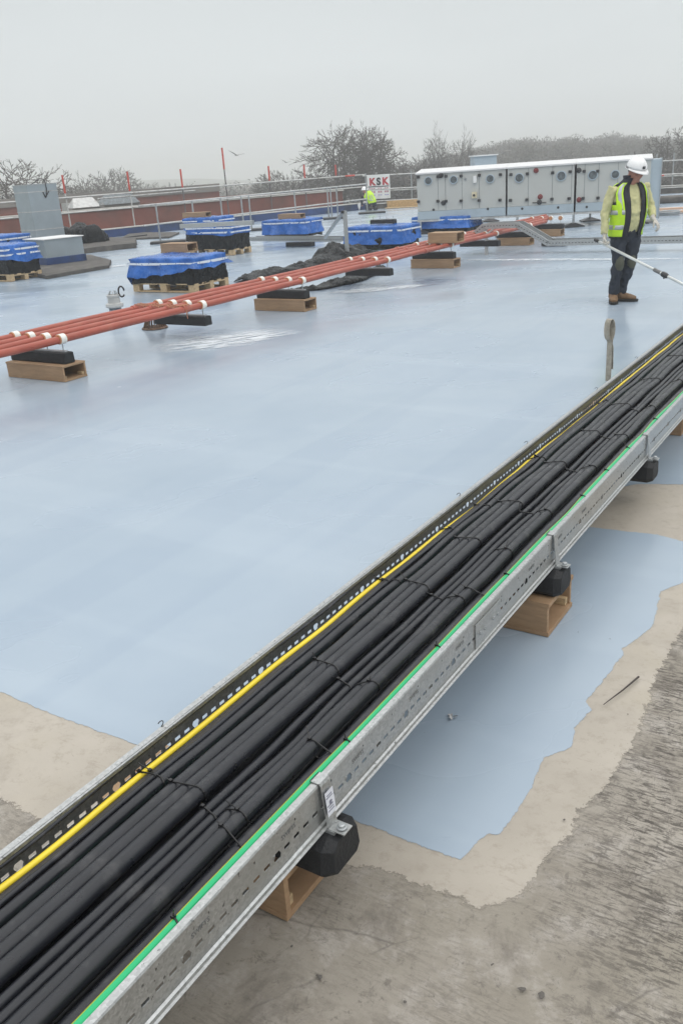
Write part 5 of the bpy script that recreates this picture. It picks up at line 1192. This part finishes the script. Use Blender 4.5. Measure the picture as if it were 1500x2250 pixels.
navy = M('work_trousers', (.016, .022, .034), .8, var=.3, scale=8, bump=.4, bscale=25, dirt=(.05, .055, .05), dscale=6, dth=(.6, .85))
hivis = M('hi_vis', (.50, .78, .02), .6, var=.08, scale=8)
refl = M('reflective_band', (.42, .44, .46), .35, .3)
gilet_m = M('black_gilet', (.012, .014, .022), .75, var=.2)
glove_m = M('work_glove', (.52, .49, .44), .8, var=.2, scale=60)
boot_m = M('tan_boot', (.17, .10, .05), .7, var=.25, scale=20, dirt=(.08, .06, .04))
sole_m = M('boot_sole', (.02, .018, .016), .8); kneem = M('knee_pad', (.075, .078, .055), .8)
helmet_m = M('white_helmet', (.80, .80, .80), .3, var=.02)
W_ = G(1362, 664); W_.z = .008; hh = math.atan2(W_.x, W_.y); RX = Vector((cos(hh), -sin(hh), 0)); DY = Vector((sin(hh), cos(hh), 0))
wk = thing('person', W_, 'worker in white helmet, open yellow vest and dark trousers holding a long pole', 'person')
def L(x, y, z): return W_ + RX * x + DY * y + Z3 * z
f2, s2 = (.6, -.8), (.8, .6); FV = RX * f2[0] + DY * f2[1]; SV = RX * s2[0] + DY * s2[1]
# torso stations: z, centre x, y, half side, half depth
TS_ = [(.74, .015, .02, .165, .115), (.82, .018, .01, .168, .122), (.92, .03, .0, .168, .135), (1.03, .035, -.01, .18, .140), (1.14, .03, .0, .195, .132), (1.24, .022, .015, .200, .118), (1.31, .022, .015, .165, .092), (1.355, .032, .005, .085, .07), (1.39, .045, -.005, .062, .062)]
def tors(z):
    for a, b in zip(TS_, TS_[1:]):
        if a[0] <= z <= b[0]: k = (z - a[0]) / (b[0] - a[0]); return [a[i] * (1 - k) + b[i] * k for i in range(5)]
    return list(TS_[0] if z < .8 else TS_[-1])
def torsoP(ang, z, off):
    _, cx, cy, a, b = tors(z); c_, s_ = cos(ang), sin(ang); p_ = lambda v: math.copysign(abs(v) ** .85, v)
    return L(cx, cy, z) + FV * (b + off) * p_(c_) + SV * (a + off) * p_(s_)
RS, RE, RWr = L(-.150, -.09, 1.285), L(-.225, -.10, 1.03), L(-.215, -.16, .785)
LS, LE, LW_ = L(.195, .13, 1.285), L(.275, .16, 1.06), L(.318, .02, .945)
HC = L(.098, -.025, 1.470); HF = (FV * .9 + Z3 * -.42).normalized(); HU = (Z3 - HF * HF.z).normalized(); HS = HU.cross(HF) * -1
Rh, Rk, Ra = L(-.065, -.03, .80), L(-.052, -.075, .455), L(-.090, -.02, .10)
Lh, Lk, La = L(.10, .06, .80), L(.085, .03, .465), L(-.005, .06, .10)
def lerp(a, b, k): return a.lerp(b, k)
def legs(mb, o):
    etube(mb, [L(.018, .01, .90), L(.018, .01, .80), L(.018, .015, .70)], [(.158 + o, .115 + o), (.168 + o, .122 + o), (.12 + o, .09 + o)], SV)
    for h_, k_, a_ in ((Rh, Rk, Ra), (Lh, Lk, La)):
        etube(mb, [h_, lerp(h_, k_, .3), lerp(h_, k_, .75), k_, lerp(k_, a_, .3), lerp(k_, a_, .65), a_], [(.092 + o, .098 + o), (.090 + o, .095 + o), (.070 + o, .075 + o), (.064 + o, .068 + o), (.064 + o, .070 + o), (.058 + o, .062 + o), (.055 + o, .060 + o)], SV)
def arms(mb, o, cuff=1.0):
    etube(mb, [lerp(RS, L(.02, .01, 1.27), .4), RS, lerp(RS, RE, .5), RE, lerp(RE, RWr, .5), lerp(RE, RWr, cuff)], [.055 + o, .064 + o, .057 + o, .050 + o, .046 + o, .037 + o], SV)
    etube(mb, [lerp(LS, L(.02, .01, 1.27), .4), LS, lerp(LS, LE, .5), LE, lerp(LE, LW_, .5), lerp(LE, LW_, cuff)], [.055 + o, .064 + o, .057 + o, .050 + o, .046 + o, .037 + o], SV)
def trunk(mb, o, z0=.80, z1=1.36):
    st = [t for t in TS_ if z0 <= t[0] <= z1]; etube(mb, [L(t[1], t[2], t[0]) for t in st], [(t[3] + o, t[4] + o) for t in st], SV, 20)
AXH = (HS, HF, HU)
def hp_(x, y, z): return HC + HS * x + HF * y + HU * z
mb = MB(); trunk(mb, -.014); legs(mb, -.016); arms(mb, -.014)
etube(mb, [L(.035, .0, 1.30), L(.055, -.01, 1.38), HC + HU * -.02 - HF * .02], [.064, .060, .066], SV)
ball(mb, hp_(0, -.015, .03), (.074, .094, .092), AXH, 18); ball(mb, hp_(0, .035, -.045), (.056, .052, .062), AXH, 14); ball(mb, hp_(0, .070, -.088), (.030, .024, .022), AXH, 10)
etube(mb, [hp_(0, .082, .012), hp_(0, .100, -.018), hp_(0, .108, -.030), hp_(0, .092, -.036)], [.010, .013, .015, .012], HS, 8)
for s in (-1, 1):
    ball(mb, hp_(s * .074, -.012, -.012), (.010, .018, .032), AXH, 8); ball(mb, hp_(s * .040, .062, -.030), (.022, .018, .020), AXH, 8); ball(mb, hp_(s * .028, .078, .014), (.020, .012, .007), AXH, 8)
ball(mb, hp_(0, .084, -.058), (.022, .009, .006), AXH, 8); ball(mb, hp_(0, .082, -.068), (.019, .009, .006), AXH, 8)
for k_ in (Ra, La): ball(mb, k_ - Z3 * .05, (.04, .04, .04))
remesh(mb, 'body', skin, wk, .0085, 2)
for s in (-1, 1):
    mb = MB(); ball(mb, hp_(s * .031, .077, .002), (.011, .007, .005), AXH, 8); mb.build('eye', dark_plastic, wk, smooth=True)
mb = MB(); etube(mb, [hp_(0, -.02, .045), hp_(0, -.03, .02), hp_(0, -.045, -.02), hp_(0, -.052, -.045)], [(.082, .100), (.083, .088), (.072, .060), (.055, .035)], HS); mb.build('hair', M('short_hair', (.05, .035, .025), .9), wk, smooth=True)
mb = MB(); trunk(mb, .004, .80, 1.36); arms(mb, .004, .93); etube(mb, [L(.018, .01, .80), L(.018, .01, .845)], [(.172, .130), (.170, .130)], SV, 20)
remesh(mb, 'jumper', jumper, wk, .009, 3, .013, 14)
mb = MB(); legs(mb, .002); remesh(mb, 'trousers', navy, wk, .010, 3, .014, 12)
for k_ in (Rk, Lk):
    mb = MB(); ball(mb, k_ + FV * .022 + Z3 * .005, (.060, .062, .105), (SV, FV, Z3), 14); mb.build('knee_pad', kneem, wk, smooth=True)
def boot(a_, d, nm='boot'):
    d = Vector(d).normalized(); sd = Vector((-d.y, d.x, 0)); g = Vector((a_.x, a_.y, .008)); mb = MB()
    etube(mb, [g + Z3 * .16 - d * .0, g + Z3 * .10, g + Z3 * .055 + d * .01], [.058, .054, .056], sd)
    etube(mb, [g - d * .065 + Z3 * .050, g - d * .03 + Z3 * .055, g + d * .06 + Z3 * .055, g + d * .13 + Z3 * .045, g + d * .185 + Z3 * .035], [(.030, .030), (.044, .045), (.048, .045), (.052, .035), (.032, .022)], sd)
    remesh(mb, nm, boot_m, wk, .009, 3)
    m2 = MB(); o = []
    for x, w in ((-.09, .025), (-.07, .042), (.02, .044), (.12, .054), (.18, .046), (.212, .018)): o.append((x, w))
    ring = [(x, w) for x, w in o] + [(x, -w) for x, w in o[::-1]]
    n = len(ring); m2.v += [tuple(g + d * x + sd * w + Z3 * z) for z in (0, .026) for x, w in ring]; m2.f += [tuple(range(n))[::-1], tuple(range(n, 2 * n))] + [(i, (i + 1) % n, n + (i + 1) % n, n + i) for i in range(n)]
    m2.build('boot_sole', sole_m, wk, bevel=.004)
boot(Ra, RX * .1 + DY * -1.0); boot(La, RX * 1.0 + DY * -.25)
def shell(name, mat, off, a0, a1, z0, z1, nu=36, nv=16, cut=None, th=.006, parent=None, wob=.014):
    mb = MB(); idx = {}
    for j in range(nv + 1):
        z = z0 + (z1 - z0) * j / nv
        for i in range(nu + 1):
            a = a0 + (a1 - a0) * i / nu; q = torsoP(a, z, off + wob * noise.noise(Vector((a * 2, z * 9, off * 50))) + .02 * max(0, (1.0 - z)) ** 1.0); idx[(i, j)] = len(mb.v); mb.v.append(tuple(q))
    for j in range(nv):
        for i in range(nu):
            a = a0 + (a1 - a0) * (i + .5) / nu; z = z0 + (z1 - z0) * (j + .5) / nv
            if cut and cut(math.degrees(a) % 360, z): continue
            mb.f.append((idx[(i, j)], idx[(i + 1, j)], idx[(i + 1, j + 1)], idx[(i, j + 1)]))
    o = mb.build(name, mat, parent or wk, smooth=True, fix=False); m_ = o.modifiers.new('t', 'SOLIDIFY'); m_.thickness = th; m_.offset = 1; return o
D = R
arm = lambda a, z: (abs(a - 90) < 17 or abs(a - 270) < 17) and z > 1.15
shell('gilet', gilet_m, .012, D(17), D(343), .745, 1.395, 48, 26, lambda a, z: arm(a, z) and z < 1.32)
vs = shell('hi_vis_vest', hivis, .026, D(40), D(320), .765, 1.345, 48, 28, lambda a, z: (abs(a - 90) < 20 or abs(a - 270) < 20) and z > 1.12)
for z in (.845, 1.01): shell('reflective_band', refl, .034, D(40), D(320), z, z + .048, 48, 2, None, .002, wk, .006)
for c in (53, 307): shell('reflective_band', refl, .0345, D(c - 7), D(c + 7), 1.06, 1.34, 4, 14, None, .002, wk, .006)
# collar
mb = MB(); N = 20
for j, (z, rr) in enumerate(((1.34, .082), (1.385, .080), (1.425, .086))):
    for i in range(N + 1):
        a = D(38 + 284 * i / N); mb.v.append(tuple(L(.042, -.005, z) + FV * rr * cos(a) + SV * rr * 1.05 * sin(a)))
for j in range(2):
    for i in range(N): a = j * (N + 1) + i; mb.f.append((a, a + 1, a + N + 2, a + N + 1))
o = mb.build('collar', gilet_m, wk, smooth=True, fix=False); o.modifiers.new('t', 'SOLIDIFY').thickness = .01
# helmet
mb = MB(); n = 28; UP = (HU * .97 - HF * .12).normalized(); HF2 = (HF - UP * HF.dot(UP)).normalized()
HB = hp_(0, -.012, .030)
for t in range(9):
    a = pi / 2 * t / 8
    for k in range(n): b = 2 * pi * k / n; mb.v.append(tuple(HB + HS * .108 * cos(a) * cos(b) + HF2 * (.128 * cos(a) * sin(b)) + UP * (.118 * sin(a) + .010 * (1 if abs(cos(b)) < .3 else 0) * cos(a) * sin(a) * 2)))
for t in range(8):
    for k in range(n): a = t * n + k; b = t * n + (k + 1) % n; mb.f.append((a, b, b + n, a + n))
o0 = len(mb.v)
for k in range(n): b = 2 * pi * k / n; e_ = .012 + .052 * max(0, sin(b)) ** 2; mb.v.append(tuple(HB + HS * (.108 + .010) * cos(b) + HF2 * (.128 + e_) * sin(b) - UP * (.012 + .012 * max(0, sin(b)))))
for k in range(n): mb.f.append((k, (k + 1) % n, o0 + (k + 1) % n, o0 + k))
o = mb.build('helmet', helmet_m, wk, smooth=True, fix=False); o.modifiers.new('t', 'SOLIDIFY').thickness = .004
MB().tube([HB + HS * .016 * s + HF2 * (.129 * cos(a)) + UP * (.119 * sin(a)) for s in (0,) for a in [k * pi / 10 for k in range(1, 10)]], .007, 6).build('helmet_ridge', helmet_m, wk, smooth=True)
q = HB + HF2 * .124 + UP * .035; MB().box(q, (.035, .006, .028), (HS, HF2, UP)).build('helmet_badge', dark_plastic, wk)
MB().tube([HB + HS * .112 * cos(a) - HF2 * .128 * sin(a) - UP * .004 for a in [k * pi / 12 for k in range(13)]], .006, 6).build('headband', dark_plastic, wk)
# gloved hands
def hand(w, d, palm, thumb, curl, grip=None):
    """w wrist, d fingers' way, palm normal, thumb side; curl in radians per joint"""
    d = d.normalized(); palm = (palm - d * palm.dot(d)).normalized(); th_ = (thumb - d * thumb.dot(d) - palm * thumb.dot(palm)).normalized(); mb = MB()
    etube(mb, [w - d * .055, w - d * .02, w + d * .02, w + d * .055, w + d * .085], [(.036, .034), (.031, .026), (.036, .019), (.042, .018), (.040, .015)], th_)
    for i, (o, ln, r) in enumerate(((.031, .074, .0095), (.010, .082, .0098), (-.011, .076, .0094), (-.031, .060, .0085))):
        p = w + d * .078 + th_ * o; dd = d.copy(); pts = [w + d * .05 + th_ * o, p]
        for j, k in enumerate((.45, .32, .25)):
            dd = Matrix.Rotation(curl[j] * (1 + .06 * i), 3, d.cross(palm)) @ dd if False else (dd * cos(curl[j]) + palm_of(dd, palm, d) * sin(curl[j])).normalized(); p = p + dd * ln * k; pts.append(p)
        etube(mb, pts, [r * 1.1, r * 1.1, r, r * .95, r * .75], th_, 8)
    p = w + d * .02 + th_ * .026; t1_ = (th_ * .75 + d * .6 + palm * .35).normalized(); t2_ = (d * .8 + palm * .6 + th_ * .05).normalized()
    etube(mb, [p, p + t1_ * .038, p + t1_ * .038 + t2_ * .030, p + t1_ * .038 + t2_ * .052], [.014, .012, .0105, .008], palm, 8)
    remesh(mb, 'glove', glove_m, wk, .0048, 2)
def palm_of(dd, palm, d):
    # direction perpendicular to dd inside the d/palm plane, on the palm side
    a = dd.dot(d); b = dd.dot(palm); return (palm * a - d * b).normalized()
PH = L(-.215, -.185, .690)                                     # grip centre
pe = G(1500, 625, .33); pd = (pe - PH).normalized()
hand(RWr + Z3 * -.015, (PH + Vector((0, 0, .015)) - RWr), DY * -.15 + RX * .9, DY * -1 + RX * .2, (1.1, 1.2, .8))
hand(LW_ + (LW_ - LE).normalized() * .03, (RX * .55 + Z3 * -.75 + DY * -.3), RX * -.75 + DY * .2 + Z3 * -.5, RX * -.2 + DY * -.9, (.45, .6, .45))
# pole with roller
pl = thing('extension_pole', PH, 'long pale extension pole held by the standing worker', 'pole')
kend = (PH.z - .08) / -pd.z if pd.z < 0 else 3
tip = PH + pd * kend
MB().tube([PH - pd * .10, PH + pd * 1.42], .0155, 10).build('outer_tube', M('pole_white', (.62, .64, .62), .35, .2), pl, smooth=True)
MB().tube([PH + pd * 1.40, tip], .011, 10).build('inner_tube', M('pole_alu', (.62, .63, .64), .3, .6), pl, smooth=True)
MB().tube([PH - pd * .16, PH - pd * .09], .019, 10).build('end_grip', dark_plastic, pl, smooth=True)
k1 = (G(1443, 594, .4) - PH).length; 
def polek(px):
    lo, hi = 0, kend
    for _ in range(40):
        m = (lo + hi) / 2
        if proj(PH + pd * m)[0] < px: lo = m
        else: hi = m
    return m
ka, kb, kc = polek(1436), polek(1450), polek(1462)
MB().tube([PH + pd * ka, PH + pd * kb], .021, 10).build('grip_sleeve', M('sleeve_grey', (.15, .15, .15), .5), pl, smooth=True)
MB().tube([PH + pd * (kb + .02), PH + pd * (kb + .03), PH + pd * kc, PH + pd * (kc + .03)], [.022, .030, .030, .020], 10).build('lock_collar', dark_plastic, pl, smooth=True)
MB().tube([PH + pd * (kb + .045), PH + pd * (kb + .045) - Z3 * .045 + RX * .01], .012, 8).build('lock_knob', dark_plastic, pl)
MB().tube([tip, tip + Vector((0, 0, -.04)) + TT * .12], .006, 6).build('roller_arm', tube_grey, pl)
MB().lathe(tip + Z3 * (-tip.z + .052) - NN * .1, [(.02, 0), (.04, .005), (.042, .11), (.042, .19), (.04, .235), (.02, .24)], 18, (TT, Z3, NN)).build('roller_head', M('roller_nap', (.35, .42, .50), .9), pl, smooth=True)
# ---------------------------------------------------------------- kneeling worker far off
K_ = G(813, 463); K_.z = .008; hk = math.atan2(K_.x, K_.y); KX = Vector((cos(hk), -sin(hk), 0)); KY = Vector((sin(hk), cos(hk), 0))
kp = thing('person', K_, 'worker in yellow vest and white helmet kneeling near the banner, seen from behind', 'person')
def KL(x, y, z): return K_ + KX * x + KY * y + Z3 * z
sc_ = ZAT(K_, 413) / .98
def kl(x, y, z): return KL(x * sc_, y * sc_, z * sc_)
def kbody(mb, o, hands=True):
    etube(mb, [kl(.12, 0, .30), kl(.10, .02, .42), kl(-.02, .06, .62), kl(-.10, .10, .72), kl(-.16, .12, .76)], [(.16 + o, .15 + o), (.16 + o, .14 + o), (.19 + o, .13 + o), (.19 + o, .11 + o), (.08 + o, .07 + o)], KX)
def klegs(mb, o):
    for s in (-1, 1):
        etube(mb, [kl(.12 + s * .09, 0, .34), kl(.06 + s * .16, .16, .20), kl(.02 + s * .18, .30, .08)], [.10 + o, .085 + o, .07 + o], KX); etube(mb, [kl(.02 + s * .18, .30, .07), kl(.08 + s * .15, .05, .075), kl(.14 + s * .13, -.14, .07)], [.07 + o, .062 + o, .05 + o], KX)
def karms(mb, o):
    for s in (-1, 1): etube(mb, [kl(-.09 + s * .20, .08, .66), kl(-.12 + s * .25, .20, .45), kl(-.16 + s * .20, .38, .26)], [.062 + o, .05 + o, .038 + o], KX)
mb = MB(); kbody(mb, -.015); klegs(mb, -.015); karms(mb, -.012); etube(mb, [kl(-.14, .11, .74), kl(-.19, .14, .84)], [.06, .06], KX); ball(mb, kl(-.21, .17, .87), (.085, .10, .105)); 
for s in (-1, 1):
    ball(mb, kl(-.16 + s * .20, .42, .22), (.04, .06, .03))
    for k in range(5): etube(mb, [kl(-.16 + s * .20 + (k - 2) * .018, .44, .22), kl(-.16 + s * .20 + (k - 2) * .022, .50, .20)], [.01, .008], KX, 6)
remesh(mb, 'body', skin, kp, .015, 1)
mb = MB(); klegs(mb, 0); etube(mb, [kl(.12, 0, .26), kl(.11, .01, .40)], [(.17, .16), (.165, .15)], KX); remesh(mb, 'trousers', navy, kp, .015, 2)
mb = MB(); karms(mb, .004); remesh(mb, 'sleeves', gilet_m, kp, .015, 2)
mb = MB(); kbody(mb, .016); remesh(mb, 'hi_vis_vest', hivis, kp, .015, 2, .01, 8)
for a, b in (((.085, -.145, .44), (-.01, -.095, .66)), ((.19, -.12, .42), (.09, -.09, .67))):
    MB().bar(kl(*a) , kl(*b), .035, .03).build('reflective_band', refl, kp)
MB().tube([kl(-.10, -.02, .47), kl(.0, -.13, .46), kl(.12, -.155, .43), kl(.26, -.05, .40)], .022, 6).build('reflective_band', refl, kp)
mb = MB(); mb.lathe(kl(-.215, .17, .89), [(.155, 0), (.125, .01), (.12, .05), (.095, .10), (.05, .13), (.01, .135)], 18); mb.build('helmet', helmet_m, kp, smooth=True)
for s in (-1, 1):
    mb = MB(); etube(mb, [kl(.14 + s * .13, -.10, .09), kl(.16 + s * .13, -.20, .10), kl(.17 + s * .13, -.24, .03)], [(.05, .05), (.05, .045), (.045, .03)], KX); mb.build('boot', sole_m, kp, smooth=True)
